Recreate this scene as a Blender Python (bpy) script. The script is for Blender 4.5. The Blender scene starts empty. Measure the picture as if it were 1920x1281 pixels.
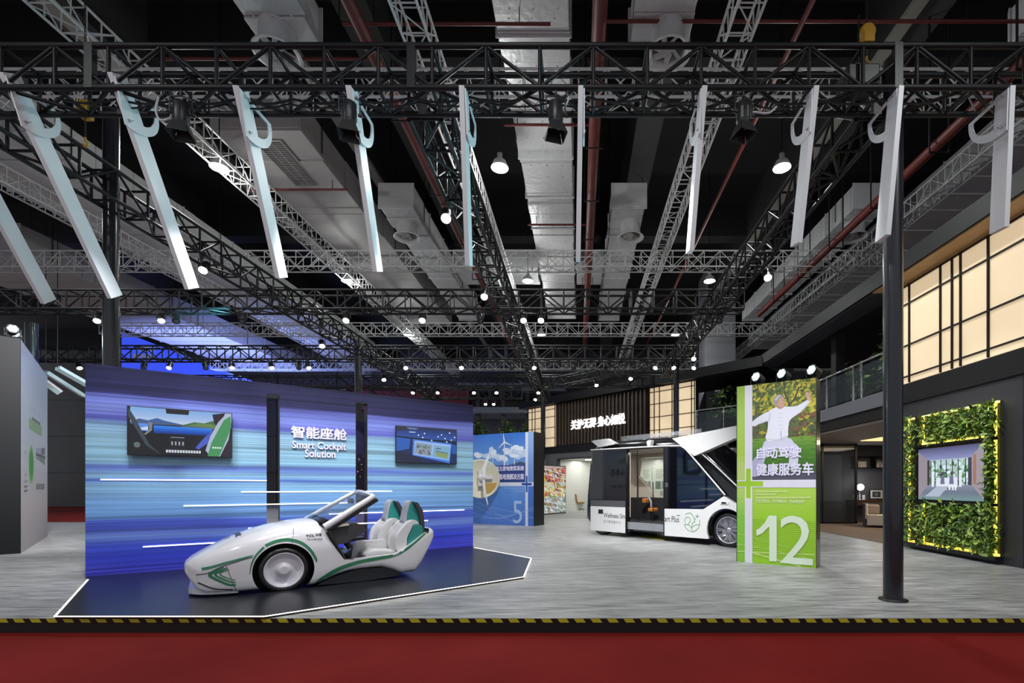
import bpy, bmesh, math, random
from mathutils import Vector, Matrix
from mathutils.bvhtree import BVHTree

S = bpy.context.scene
COL = S.collection
random.seed(7)

# ------------------------------------------------------------------ camera, world, exposure
# surveyed from the photograph (1920x1281): focal length in pixels, principal point, eye height
FPX, CX, CY, EYE = 907.0, 1085.0, 912.0, 1.5
cam_data = bpy.data.cameras.new('camera')
cam = bpy.data.objects.new('camera', cam_data)
COL.objects.link(cam)
cam.location = (0, 0, EYE)
cam.rotation_euler = (math.pi / 2, 0, 0)
cam_data.sensor_width = 36.0
cam_data.lens = FPX / 1920 * 36
cam_data.shift_x = (960 - CX) / 1920
cam_data.shift_y = (CY - 640.5) / 1920
cam_data.clip_end = 200
S.camera = cam

world = bpy.data.worlds.new('hall_air')
S.world = world
world.use_nodes = True
world.node_tree.nodes['Background'].inputs[0].default_value = (0.86, 0.92, 1.0, 1)
world.node_tree.nodes['Background'].inputs[1].default_value = 0.52

S.view_settings.view_transform = 'Standard'
S.view_settings.look = 'None'
S.view_settings.exposure = 0.0
S.view_settings.gamma = 1.0
S.view_settings.use_curve_mapping = False
HIGH_BAY_W = 590.0
SPOT_W = 260.0
S.cycles.max_bounces = 6
S.cycles.diffuse_bounces = 3
S.cycles.glossy_bounces = 3
S.cycles.transmission_bounces = 6
S.cycles.transparent_max_bounces = 8
S.cycles.sample_clamp_indirect = 4.0
S.cycles.caustics_reflective = False
S.cycles.caustics_refractive = False

# ------------------------------------------------------------------ helpers
def lin(c):
    c = c / 255.0
    return c / 12.92 if c <= 0.04045 else ((c + 0.055) / 1.055) ** 2.4

def rgb(r, g, b):
    return (lin(r), lin(g), lin(b))

def lerp(x, xs, ys):
    if x <= xs[0]: return ys[0]
    for i in range(1, len(xs)):
        if x <= xs[i]:
            t = (x - xs[i - 1]) / (xs[i] - xs[i - 1])
            return ys[i - 1] + t * (ys[i] - ys[i - 1])
    return ys[-1]

def floor_pt(px, py, z=0.0):
    d = (EYE - z) * FPX / (py - CY)
    return ((px - CX) / FPX * d, d)

def at(px, py, d):
    return ((px - CX) / FPX * d, d, EYE + (CY - py) / FPX * d)

class Frame:
    """a vertical plane standing on the floor: x along it (to the right in the photograph), y away, z up"""
    def __init__(s, a, b):
        s.o = a
        s.L = math.hypot(b[0] - a[0], b[1] - a[1])
        s.u = ((b[0] - a[0]) / s.L, (b[1] - a[1]) / s.L)
        s.n = (-s.u[1], s.u[0])
        s.rot = math.atan2(s.u[1], s.u[0])
        s.loc = (a[0], a[1], 0)
    def hit(s, px, py, v=0.0):
        r = ((px - CX) / FPX, 1.0, (CY - py) / FPX)
        t = (v + s.o[0] * s.n[0] + s.o[1] * s.n[1]) / (r[0] * s.n[0] + r[1] * s.n[1])
        p = (r[0] * t - s.o[0], r[1] * t - s.o[1])
        return (p[0] * s.u[0] + p[1] * s.u[1], EYE + r[2] * t)
    def pt(s, x, y, z=0.0):
        return (s.o[0] + s.u[0] * x + s.n[0] * y, s.o[1] + s.u[1] * x + s.n[1] * y, z)

MATS = {}
def mat(name, color=(.5, .5, .5), rough=.5, metal=0.0, emit=None, strength=0.0, coat=0.0, trans=0.0, alpha=1.0, spec=None, quiet=False, bump=0.0, bscale=40.0, vary=0.0):
    if name in MATS: return MATS[name]
    m = bpy.data.materials.new(name)
    m.use_nodes = True
    nt = m.node_tree
    b = nt.nodes['Principled BSDF']
    b.inputs['Base Color'].default_value = (*color, 1)
    b.inputs['Roughness'].default_value = rough
    b.inputs['Metallic'].default_value = metal
    if coat:
        b.inputs['Coat Weight'].default_value = coat
        b.inputs['Coat Roughness'].default_value = .04
    if trans: b.inputs['Transmission Weight'].default_value = trans
    if alpha < 1: b.inputs['Alpha'].default_value = alpha
    if spec is not None: b.inputs['Specular IOR Level'].default_value = spec
    if emit is not None:
        b.inputs['Emission Color'].default_value = (*emit, 1)
        b.inputs['Emission Strength'].default_value = strength
    if bump or vary:
        tc = nt.nodes.new('ShaderNodeTexCoord')
        nz = nt.nodes.new('ShaderNodeTexNoise')
        nz.inputs['Scale'].default_value = bscale
        nz.inputs['Detail'].default_value = 4
        nt.links.new(tc.outputs['Object'], nz.inputs['Vector'])
        if bump:
            bp = nt.nodes.new('ShaderNodeBump')
            bp.inputs['Strength'].default_value = bump
            bp.inputs['Distance'].default_value = .02
            nt.links.new(nz.outputs['Fac'], bp.inputs['Height'])
            nt.links.new(bp.outputs['Normal'], b.inputs['Normal'])
        if vary:
            mr = nt.nodes.new('ShaderNodeMapRange')
            mr.inputs['To Min'].default_value = 1 - vary
            mr.inputs['To Max'].default_value = 1 + vary
            mx = nt.nodes.new('ShaderNodeVectorMath')
            mx.operation = 'SCALE'
            mx.inputs[0].default_value = color
            nt.links.new(nz.outputs['Fac'], mr.inputs['Value'])
            nt.links.new(mr.outputs['Result'], mx.inputs['Scale'])
            nt.links.new(mx.outputs['Vector'], b.inputs['Base Color'])
    if quiet: m.cycles.emission_sampling = 'NONE'
    MATS[name] = m
    return m

def picture_mat(name, glow=0.0, rough=.5):
    """a printed sheet or a screen: its picture is the mesh's colour attribute"""
    if name in MATS: return MATS[name]
    m = bpy.data.materials.new(name)
    m.use_nodes = True
    nt = m.node_tree
    b = nt.nodes['Principled BSDF']
    a = nt.nodes.new('ShaderNodeVertexColor')
    a.layer_name = 'picture'
    b.inputs['Roughness'].default_value = rough
    if glow:
        b.inputs['Base Color'].default_value = (.01, .01, .012, 1)
        nt.links.new(a.outputs['Color'], b.inputs['Emission Color'])
        b.inputs['Emission Strength'].default_value = glow
    else:
        nt.links.new(a.outputs['Color'], b.inputs['Base Color'])
    MATS[name] = m
    return m

class MB:
    def __init__(s):
        s.v = []; s.f = []; s.m = []; s.sm = []; s.c = []
    def add(s, vs, fs, m=0, smooth=False, col=None):
        k = len(s.v)
        s.v.extend([tuple(p) for p in vs])
        for f in fs:
            s.f.append([i + k for i in f]); s.m.append(m); s.sm.append(smooth); s.c.append(col)
        return s
    def box(s, x0, x1, y0, y1, z0, z1, m=0, M=None):
        vs = [(x, y, z) for z in (z0, z1) for y in (y0, y1) for x in (x0, x1)]
        if M is not None: vs = [M @ Vector(p) for p in vs]
        return s.add(vs, [(0, 2, 3, 1), (4, 5, 7, 6), (0, 1, 5, 4), (1, 3, 7, 5), (3, 2, 6, 7), (2, 0, 4, 6)], m)
    def prism(s, poly, y0, y1, m=0, mside=None, smooth_side=False):
        """poly in (x, z), extruded along y"""
        n = len(poly)
        k = [(x, y0, z) for x, z in poly] + [(x, y1, z) for x, z in poly]
        s.add(k, [tuple(range(n)), tuple(range(2 * n - 1, n - 1, -1))], m)
        s.add(k, [(i, i + n, (i + 1) % n + n, (i + 1) % n) for i in range(n)], m if mside is None else mside, smooth_side)
        return s
    def slab(s, poly, z0, z1, m=0, mside=None):
        n = len(poly)
        k = [(x, y, z0) for x, y in poly] + [(x, y, z1) for x, y in poly]
        s.add(k, [tuple(range(n - 1, -1, -1)), tuple(range(n, 2 * n))], m)
        s.add(k, [(i, (i + 1) % n, (i + 1) % n + n, i + n) for i in range(n)], m if mside is None else mside)
        return s
    def tube(s, pts, r, n=6, m=0, caps=True, smooth=True, ref=None):
        pts = [Vector(p) for p in pts]
        rings = []
        prev = None
        for i, p in enumerate(pts):
            a = pts[i] - pts[i - 1] if i else pts[1] - pts[0]
            b = pts[i + 1] - pts[i] if i < len(pts) - 1 else a
            t = (a.normalized() + b.normalized())
            t = t.normalized() if t.length > 1e-6 else b.normalized()
            if prev is None:
                q = Vector((0, 0, 1)) if abs(t.z) < .9 else Vector((1, 0, 0))
                if ref: q = Vector(ref)
                e1 = t.cross(q).normalized()
            else:
                e1 = (prev - t * prev.dot(t)).normalized()
            prev = e1
            e2 = t.cross(e1)
            rr = r[i] if isinstance(r, (list, tuple)) else r
            o = math.pi / n if n == 4 else 0
            rings.append([p + (e1 * math.cos(o + 2 * math.pi * k / n) + e2 * math.sin(o + 2 * math.pi * k / n)) * rr for k in range(n)])
        vs = [p for R in rings for p in R]
        fs = []
        for i in range(len(rings) - 1):
            for k in range(n):
                fs.append((i * n + k, i * n + (k + 1) % n, (i + 1) * n + (k + 1) % n, (i + 1) * n + k))
        s.add(vs, fs, m, smooth and n > 4)
        if caps:
            s.add(rings[0], [tuple(range(n - 1, -1, -1))], m)
            s.add(rings[-1], [tuple(range(n))], m)
        return s
    def lathe(s, prof, o=(0, 0, 0), axis=(0, 0, 1), n=24, m=0, smooth=True, caps=True):
        """prof: (radius, height along axis)"""
        ax = Vector(axis).normalized()
        q = Vector((0, 0, 1)) if abs(ax.z) < .9 else Vector((1, 0, 0))
        e1 = ax.cross(q).normalized(); e2 = ax.cross(e1)
        o = Vector(o)
        vs = [o + ax * h + (e1 * math.cos(2 * math.pi * k / n) + e2 * math.sin(2 * math.pi * k / n)) * max(r, 1e-4) for r, h in prof for k in range(n)]
        fs = [(i * n + k, i * n + (k + 1) % n, (i + 1) * n + (k + 1) % n, (i + 1) * n + k) for i in range(len(prof) - 1) for k in range(n)]
        s.add(vs, fs, m, smooth)
        if not caps: return s
        s.add(vs[:n], [tuple(range(n - 1, -1, -1))], m)
        s.add(vs[-n:], [tuple(range(n))], m)
        return s
    def ball(s, c, r, n=12, m=0, sc=(1, 1, 1), jitter=0.0):
        c = Vector(c)
        k = n // 2
        vs = []
        for i in range(k + 1):
            th = math.pi * i / k
            for j in range(n):
                ph = 2 * math.pi * j / n
                q = 1 + random.uniform(-jitter, jitter)
                vs.append(c + Vector((math.sin(th) * math.cos(ph) * sc[0], math.sin(th) * math.sin(ph) * sc[1], math.cos(th) * sc[2])) * r * q)
        fs = [(i * n + j, (i + 1) * n + j, (i + 1) * n + (j + 1) % n, i * n + (j + 1) % n) for i in range(k) for j in range(n)]
        return s.add(vs, fs, m, True)
    def build(s, name, mats, parent=None, bevel=0.0, seg=2, subsurf=0, merge=False, normals=True):
        me = bpy.data.meshes.new(name)
        me.from_pydata(s.v, [], s.f)
        if not isinstance(mats, (list, tuple)): mats = [mats]
        for m in mats: me.materials.append(m)
        me.polygons.foreach_set('material_index', s.m)
        me.polygons.foreach_set('use_smooth', s.sm)
        if any(c is not None for c in s.c):
            at_ = me.color_attributes.new('picture', 'FLOAT_COLOR', 'CORNER')
            for p in me.polygons:
                c = s.c[p.index] or (0, 0, 0)
                for li in p.loop_indices: at_.data[li].color = (*c, 1)
        if normals or merge:
            bm = bmesh.new(); bm.from_mesh(me)
            if merge: bmesh.ops.remove_doubles(bm, verts=bm.verts, dist=1e-5)
            if normals: bmesh.ops.recalc_face_normals(bm, faces=bm.faces)
            bm.to_mesh(me); bm.free()
        o = bpy.data.objects.new(name, me)
        COL.objects.link(o)
        if parent is not None: o.parent = parent
        if bevel:
            b = o.modifiers.new('edge', 'BEVEL'); b.width = bevel; b.segments = seg; b.limit_method = 'ANGLE'; b.angle_limit = math.radians(40)
        if subsurf:
            b = o.modifiers.new('round', 'SUBSURF'); b.levels = subsurf; b.render_levels = subsurf
        return o

def tag(o, label, cat, group=None, kind=None):
    o['label'] = label; o['category'] = cat
    if group: o['group'] = group
    if kind: o['kind'] = kind
    return o

def thing(name, label, cat, loc=(0, 0, 0), rotz=0.0, group=None, kind=None, rot=None):
    o = bpy.data.objects.new(name, None)
    o.empty_display_size = .2
    COL.objects.link(o)
    o.location = loc
    o.rotation_euler = rot if rot else (0, 0, rotz)
    return tag(o, label, cat, group, kind)

def struct(o):
    o['kind'] = 'structure'
    return o

def dup(root, loc, rot=None, label=None, group=None):
    r = root.copy(); COL.objects.link(r)
    r.location = loc
    if rot is not None: r.rotation_euler = rot
    if label: r['label'] = label
    if group: r['group'] = group
    for ch in list(root.children):
        c = ch.copy(); COL.objects.link(c); c.parent = r
        for g in ch.children:
            d = g.copy(); COL.objects.link(d); d.parent = c
    return r

def place(o, loc, rotz=0.0):
    o.location = loc; o.rotation_euler = (0, 0, rotz)
    return o

def cut(o, cutters):
    """subtract closed MB solids from a mesh object (same local space)"""
    keep = (o.parent, o.location.copy(), o.rotation_euler.copy())
    o.parent = None; o.location = (0, 0, 0); o.rotation_euler = (0, 0, 0)
    tmp = []
    for c in cutters:
        t = c.build('cutter', list(o.data.materials))
        tmp.append(t)
        md = o.modifiers.new('cut', 'BOOLEAN'); md.operation = 'DIFFERENCE'; md.object = t; md.solver = 'EXACT'
    bpy.context.view_layer.update()
    me = bpy.data.meshes.new_from_object(o.evaluated_get(bpy.context.evaluated_depsgraph_get()))
    me.name = o.name
    o.modifiers.clear()
    o.data = me
    for t in tmp: bpy.data.objects.remove(t)
    o.parent = keep[0]; o.location = keep[1]; o.rotation_euler = keep[2]
    return o

def smooth_by_angle(o, deg=35):
    me = o.data
    for p in me.polygons: p.use_smooth = True
    bm = bmesh.new(); bm.from_mesh(me)
    lim = math.radians(deg)
    for e in bm.edges:
        if len(e.link_faces) == 2 and e.calc_face_angle(0) > lim: e.smooth = False
    bm.to_mesh(me); bm.free()

def text_mesh(body, x0, x1, z0, z1, y, bold=0.0, shear=0.0, depth=0.0):
    """lettering fitted to the box x0..x1, z0..z1 in the plane y (facing -y); returns an MB"""
    cu = bpy.data.curves.new('lettering', 'FONT')
    cu.body = body; cu.size = 1; cu.shear = shear; cu.resolution_u = 3
    cu.extrude = .05 if depth else 0
    ob = bpy.data.objects.new('lettering', cu)
    COL.objects.link(ob)
    bpy.context.view_layer.update()
    me = bpy.data.meshes.new_from_object(ob.evaluated_get(bpy.context.evaluated_depsgraph_get()))
    bpy.data.objects.remove(ob)
    xs = [v.co.x for v in me.vertices]; ys = [v.co.y for v in me.vertices]
    ax, bx, ay, by = min(xs), max(xs), min(ys), max(ys)
    mb = MB()
    vs = [(x0 + (v.co.x - ax) / (bx - ax) * (x1 - x0), y - (v.co.z / .05 * depth if depth else 0), z0 + (v.co.y - ay) / (by - ay) * (z1 - z0)) for v in me.vertices]
    fs = [tuple(p.vertices) for p in me.polygons]
    bx_ = bold * (x1 - x0) / (bx - ax); bz_ = bold * (z1 - z0) / (by - ay)
    dirs = [(0, 0)] if bold < .003 else [(math.cos(k * math.pi / 4), math.sin(k * math.pi / 4)) for k in range(8)]
    for i, (dx, dz) in enumerate(dirs): mb.add([(x + dx * bx_, yy - .00002 * i, z + dz * bz_) for x, yy, z in vs], fs)
    bpy.data.meshes.remove(me)
    return mb

def curve_pts(pts, n=6, closed=False):
    """Catmull-Rom through 2-d or 3-d points"""
    P = [Vector(p) for p in pts]
    out = []
    N = len(P)
    rng = range(N if closed else N - 1)
    for i in rng:
        p0 = P[i - 1] if (i or closed) else P[0] * 2 - P[1]
        p1 = P[i]; p2 = P[(i + 1) % N]
        p3 = P[(i + 2) % N] if (closed or i + 2 < N) else P[-1] * 2 - P[-2]
        for k in range(n):
            t = k / n
            out.append(.5 * ((2 * p1) + (p2 - p0) * t + (2 * p0 - 5 * p1 + 4 * p2 - p3) * t * t + (3 * p1 - p0 - 3 * p2 + p3) * t ** 3))
    if not closed: out.append(P[-1])
    return [tuple(q) for q in out]

def ribbon(pts, w):
    """flat 2-d ribbon polygon strips: list of quads of (x, z)"""
    out = []
    n = len(pts)
    L = []; R = []
    for i in range(n):
        a = Vector(pts[max(0, i - 1)]); b = Vector(pts[min(n - 1, i + 1)])
        t = (b - a).normalized(); nn = Vector((-t.y, t.x))
        ww = w[i] if isinstance(w, (list, tuple)) else w
        L.append(Vector(pts[i]) + nn * ww / 2); R.append(Vector(pts[i]) - nn * ww / 2)
    return [(tuple(L[i]), tuple(L[i + 1]), tuple(R[i + 1]), tuple(R[i])) for i in range(n - 1)]

def ellipse(cx, cz, rx, rz, n=14, rot=0.0, jit=0.0):
    out = []
    for k in range(n):
        a = 2 * math.pi * k / n; j = 1 + random.uniform(-jit, jit)
        x = rx * math.cos(a) * j; z = rz * math.sin(a) * j
        out.append((cx + x * math.cos(rot) - z * math.sin(rot), cz + x * math.sin(rot) + z * math.cos(rot)))
    return out

class Pic:
    """flat artwork of coloured polygons laid on each other, 0.01 mm each"""
    def __init__(s, x0, x1, z0, z1, y):
        s.b = (x0, x1, z0, z1); s.y = y; s.mb = MB(); s.k = 0
    def poly(s, pts, c, unit=False, clip=True):
        x0, x1, z0, z1 = s.b
        if unit: pts = [(x0 + a * (x1 - x0), z0 + b * (z1 - z0)) for a, b in pts]
        if clip: pts = clip_poly(pts, s.b)
        if len(pts) < 3: return
        y = s.y - .00001 * s.k
        s.k += 1
        s.mb.add([(x, y, z) for x, z in pts], [tuple(range(len(pts)))], 0, False, c)
        return s
    def up(s): return s
    def rect(s, a, b, c, d, col, unit=False):
        return s.poly([(a, c), (b, c), (b, d), (a, d)], col, unit)
    def grad(s, a, b, c, d, stops, n=16, unit=True):
        """vertical blend of a printed/broadcast picture: stops [(t, colour)] bottom to top"""
        ts = [t for t, _ in stops]
        for i in range(n):
            t0 = i / n; t1 = (i + 1) / n; tm = (t0 + t1) / 2
            col = tuple(lerp(tm, ts, [q[k] for _, q in stops]) for k in range(3))
            s.rect(a, b, c + (d - c) * t0, c + (d - c) * t1, col, unit)
    def build(s, name, m, parent):
        return s.mb.build(name, m, parent, normals=False)

def clip_poly(pts, b):
    x0, x1, z0, z1 = b
    def half(P, inside, cross):
        out = []
        for i in range(len(P)):
            a, c = P[i - 1], P[i]
            ia, ic = inside(a), inside(c)
            if ic:
                if not ia: out.append(cross(a, c))
                out.append(c)
            elif ia: out.append(cross(a, c))
        return out
    def cx(v): return lambda a, c: (v, a[1] + (c[1] - a[1]) * (v - a[0]) / (c[0] - a[0]))
    def cz(v): return lambda a, c: (a[0] + (c[0] - a[0]) * (v - a[1]) / (c[1] - a[1]), v)
    P = list(pts)
    for ins, cr in ((lambda p: p[0] >= x0, cx(x0)), (lambda p: p[0] <= x1, cx(x1)), (lambda p: p[1] >= z0, cz(z0)), (lambda p: p[1] <= z1, cz(z1))):
        if len(P) < 3: return []
        P = half(P, ins, cr)
    return P

def spot_light(name, loc, target, power, size=60, blend=.5, radius=.08, color=(1, 1, 1), parent=None):
    l = bpy.data.lights.new(name, 'SPOT')
    l.energy = power; l.spot_size = math.radians(size); l.spot_blend = blend; l.shadow_soft_size = radius; l.color = color
    o = bpy.data.objects.new(name, l)
    COL.objects.link(o)
    o.location = loc
    o.rotation_euler = (Vector(target) - Vector(loc)).to_track_quat('-Z', 'Y').to_euler()
    if parent is not None:
        o.parent = parent
        bpy.context.view_layer.update()
        o.matrix_parent_inverse = parent.matrix_world.inverted()
    return o

# ------------------------------------------------------------------ shared materials
M_black = mat('black_paint', rgb(30, 30, 33), .45, vary=.2, bscale=6)
M_blackgloss = mat('black_gloss', rgb(16, 16, 20), .12, coat=.6)
M_truss = mat('black_truss_steel', rgb(21, 21, 24), .5, spec=.35, vary=.25, bscale=5)
M_alu = mat('aluminium_truss', rgb(205, 205, 205), .45, vary=.2, bscale=4)
M_white = mat('white_board', rgb(225, 226, 230), .4, vary=.04, bscale=3)
M_gloss = mat('white_gloss_paint', rgb(222, 220, 226), .18, coat=.7)
M_lens = mat('lamp_lens_lit', (1, 1, 1), .3, emit=(1, .98, .94), strength=26, quiet=True)
M_lensoff = mat('lamp_lens_dark', rgb(60, 62, 70), .1, coat=.5)
M_led = mat('led_line', (1, 1, 1), .4, emit=(.95, .97, 1), strength=1.5)
M_warmled = mat('warm_led_line', (1, 1, 1), .4, emit=(1, .90, .74), strength=2.6)
M_print = picture_mat('printed_sheet', 0, .45)
M_screen = picture_mat('screen_image', 1.0, .15)
M_dark = mat('dark_trim', rgb(22, 22, 25), .4)
M_silver = mat('silver_metal', rgb(200, 200, 204), .25, metal=.9)
M_letterwhite = mat('white_lettering', rgb(238, 236, 244), .4)
M_glass = mat('clear_glass', (1, 1, 1), .02, trans=1.0, alpha=.22)
# ------------------------------------------------------------------ floor, riser, carpet, hall shell
EDGE_Y = 5.49
STEP = .163
def plank_mat():
    m = bpy.data.materials.new('grey_wood_planks'); m.use_nodes = True
    nt = m.node_tree; b = nt.nodes['Principled BSDF']; L = nt.links.new
    tc = nt.nodes.new('ShaderNodeTexCoord')
    mp = nt.nodes.new('ShaderNodeMapping'); mp.inputs['Rotation'].default_value = (0, 0, math.radians(-14))
    L(tc.outputs['Object'], mp.inputs['Vector'])
    br = nt.nodes.new('ShaderNodeTexBrick')
    br.inputs['Scale'].default_value = 1.0
    br.inputs['Brick Width'].default_value = 1.25; br.inputs['Row Height'].default_value = .18
    br.inputs['Mortar Size'].default_value = .0025
    br.inputs['Color1'].default_value = (.80, .80, .80, 1); br.inputs['Color2'].default_value = (1.12, 1.12, 1.12, 1)
    br.inputs['Mortar'].default_value = (.55, .55, .55, 1); br.inputs['Bias'].default_value = 0
    L(mp.outputs['Vector'], br.inputs['Vector'])
    st = nt.nodes.new('ShaderNodeMapping'); st.inputs['Scale'].default_value = (1.1, 9, 1); st.inputs['Rotation'].default_value = (0, 0, math.radians(-14))
    L(tc.outputs['Object'], st.inputs['Vector'])
    nz = nt.nodes.new('ShaderNodeTexNoise'); nz.inputs['Scale'].default_value = 1.6; nz.inputs['Detail'].default_value = 7; nz.inputs['Roughness'].default_value = .62
    L(st.outputs['Vector'], nz.inputs['Vector'])
    rp = nt.nodes.new('ShaderNodeValToRGB')
    e = rp.color_ramp.elements
    e[0].position = .30; e[0].color = (*rgb(96, 96, 98), 1)
    e[1].position = .70; e[1].color = (*rgb(196, 196, 197), 1)
    e.new(.48).color = (*rgb(160, 160, 161), 1)
    L(nz.outputs['Fac'], rp.inputs['Fac'])
    mx = nt.nodes.new('ShaderNodeMix'); mx.data_type = 'RGBA'; mx.blend_type = 'MULTIPLY'; mx.inputs['Factor'].default_value = .8
    L(rp.outputs['Color'], mx.inputs[6]); L(br.outputs['Color'], mx.inputs[7])
    L(mx.outputs[2], b.inputs['Base Color'])
    b.inputs['Roughness'].default_value = .42
    b.inputs['Specular IOR Level'].default_value = .4
    return m
M_plank = plank_mat()
M_riser = mat('riser_black', rgb(20, 16, 17), .5)
mb = MB()
mb.slab([(-24, EDGE_Y), (14.5, EDGE_Y), (14.5, 37), (-28, 37), (-17, 20.2), (-24, 20.2)], -STEP, 0, 0, 1)
struct(mb.build('floor', [M_plank, M_riser]))

def carpet_mat():
    m = bpy.data.materials.new('red_carpet'); m.use_nodes = True
    nt = m.node_tree; b = nt.nodes['Principled BSDF']; L = nt.links.new
    tc = nt.nodes.new('ShaderNodeTexCoord')
    n1 = nt.nodes.new('ShaderNodeTexNoise'); n1.inputs['Scale'].default_value = .8; n1.inputs['Detail'].default_value = 3
    n2 = nt.nodes.new('ShaderNodeTexNoise'); n2.inputs['Scale'].default_value = 120; n2.inputs['Detail'].default_value = 2
    for n in (n1, n2): L(tc.outputs['Object'], n.inputs['Vector'])
    rp = nt.nodes.new('ShaderNodeValToRGB'); e = rp.color_ramp.elements
    e[0].position = .3; e[0].color = (*rgb(113, 21, 17), 1); e[1].position = .7; e[1].color = (*rgb(131, 29, 24), 1)
    L(n1.outputs['Fac'], rp.inputs['Fac']); L(rp.outputs['Color'], b.inputs['Base Color'])
    bp = nt.nodes.new('ShaderNodeBump'); bp.inputs['Strength'].default_value = .5; bp.inputs['Distance'].default_value = .01
    L(n2.outputs['Fac'], bp.inputs['Height']); L(bp.outputs['Normal'], b.inputs['Normal'])
    b.inputs['Roughness'].default_value = .9; b.inputs['Specular IOR Level'].default_value = .15
    return m
mb = MB(); mb.box(-45, 45, -8, 41, -STEP - .1, -STEP)
struct(mb.build('floor_carpet', carpet_mat()))

M_yellow = mat('hazard_yellow', rgb(196, 186, 40), .5)
mb = MB()
mb.box(-24, 14.5, EDGE_Y - .006, EDGE_Y - .001, -.046, -.002, 0)
x = -9.0
while x < 8:
    mb.prism([(x, -.045), (x + .105, -.045), (x + .075, -.003), (x - .03, -.003)], EDGE_Y - .009, EDGE_Y - .006, 1)
    x += .187
tag(mb.build('hazard_tape', [M_dark, M_yellow]), 'yellow and black striped safety tape along the edge of the raised floor', 'tape')

M_ceil = mat('ceiling_dark', rgb(28, 28, 30), .8, vary=.3, bscale=.7)
M_beam = mat('ceiling_concrete', rgb(56, 56, 58), .8, vary=.2, bscale=.8)
mb = MB(); mb.box(-45, 45, -8, 41, 13.0, 13.3)
struct(mb.build('ceiling', M_ceil))
for i, X in enumerate((-15.5, -10.6, -4.6, 1.9, 7.2, 13.5)):
    mb = MB()
    mb.box(X - .35, X + .35, -6, 40, 11.2, 13.0)
    struct(mb.build('beam', M_beam if i in (1, 3, 4) else M_ceil))
for Y in (3.5, 11.8, 20, 28.5, 36):
    mb = MB(); mb.box(-40, 40, Y - .3, Y + .3, 11.7, 13.0)
    struct(mb.build('beam', M_ceil))
M_conc = mat('concrete_wall', rgb(92, 90, 90), .8, vary=.25, bscale=.6)
mb = MB()
mb.box(-45, 45, 40, 40.4, -.3, 13.2)
for X in range(-45, 45, 5): mb.box(X, X + .06, 39.97, 40, 0, 13, 1)
for z in (2.6, 5.6, 8.6): mb.box(-45, 45, 39.97, 40, z, z + .06, 1)
struct(mb.build('wall_back', [M_conc, M_dark]))
mb = MB(); mb.box(6.75, 8.3, 25.6, 27.2, 4, 13)
struct(mb.build('pillar', mat('pillar_grey', rgb(150, 150, 156), .7, vary=.1, bscale=.5)))

# ------------------------------------------------------------------ two-storey dark pavilion on the right and at the back
RX = 8.1                                    # face of the right-hand wall
def Yr(px, X=RX): return X * FPX / (px - CX)
DIAG = Frame((-3.17, 31.0), (5.40, 22.56))  # the facade running diagonally behind the van
M_darkwall = mat('dark_panel_wall', rgb(50, 50, 56), .5, vary=.12, bscale=12)
M_fascia = mat('black_fascia', rgb(19, 19, 22), .55, spec=.3)
M_greyfascia = mat('grey_fascia', rgb(112, 112, 122), .45)
M_wood = mat('warm_wood_soffit', rgb(176, 138, 92), .5, vary=.2, bscale=9)
M_lattice = mat('lit_paper_panel', rgb(240, 220, 185), .6, emit=rgb(255, 226, 184), strength=.50)
YN, YM = 5.6, 12.2                           # right wall from near to its far corner
mb = MB(); mb.box(RX, RX + .3, YN, YM, 0, 4.0)
mb.box(RX - .012, RX, 8.78, 8.80, .0, 3.5, 1); mb.box(RX - .012, RX, 8.45, 8.47, 0, 3.5, 1)
struct(mb.build('wall_right_lower', [M_darkwall, M_fascia]))
mb = MB(); mb.box(RX - .05, RX + .3, YN, YM + .05, 3.55, 4.02); struct(mb.build('trim_1', M_fascia))
# the roof slab with a wooden soffit along the right wall
mb = MB(); mb.box(7.55, 12, YN, 20.6, 6.52, 6.92); mb.box(RX + .02, 8.6, YN, YM, 6.4, 6.52); struct(mb.build('trim_2', M_fascia))
mb = MB(); mb.box(7.6, RX + .05, YN, YM + .3, 6.485, 6.519); struct(mb.build('trim_3', M_wood))
mb = MB(); mb.box(7.62, 8.3, YM + .3, 20.5, 6.47, 6.519); struct(mb.build('trim_4', M_darkwall))
# upper floor slab over the open lounge
mb = MB(); mb.box(8.0, 14.5, YM, 20.5, 3.62, 4.0); struct(mb.build('trim_5', M_greyfascia))
mb = MB(); mb.box(8.05, 14.5, YM + .02, 20.5, 3.3, 3.62); struct(mb.build('trim_6', M_fascia))

def lattice(name, label, M_frame, w, z0, z1, vbars, hbars, loc, rot, group=None):
    t = thing(name, label, 'light panel', loc, rot, group)
    mb = MB(); mb.box(0, w, .02, .1, z0, z1); mb.build('lit_sheet', M_lattice, t)
    mb = MB()
    for v in vbars: mb.box(v - .016, v + .016, -.02, .02, z0, z1)
    for h in hbars: mb.box(0, w, -.021, .02, h - .016, h + .016)
    mb.build('grid_frame', M_frame, t)
    return t
# the big lit screen upstairs on the right wall: local x runs from the far end towards the camera
vb = [YM - Yr(p) for p in (1693, 1707, 1765.6, 1787.5, 1803.5, 1855.6)] + [YM - Yr(1960), YM - 6.5]
lattice('lattice_light_panel', 'large glowing cream lattice screen upstairs above the green wall', M_fascia, YM - YN, 4.04, 6.45, vb, (4.2, 4.96, 5.98, 6.43), (RX - .03, YM, 0), -math.pi / 2)

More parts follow.
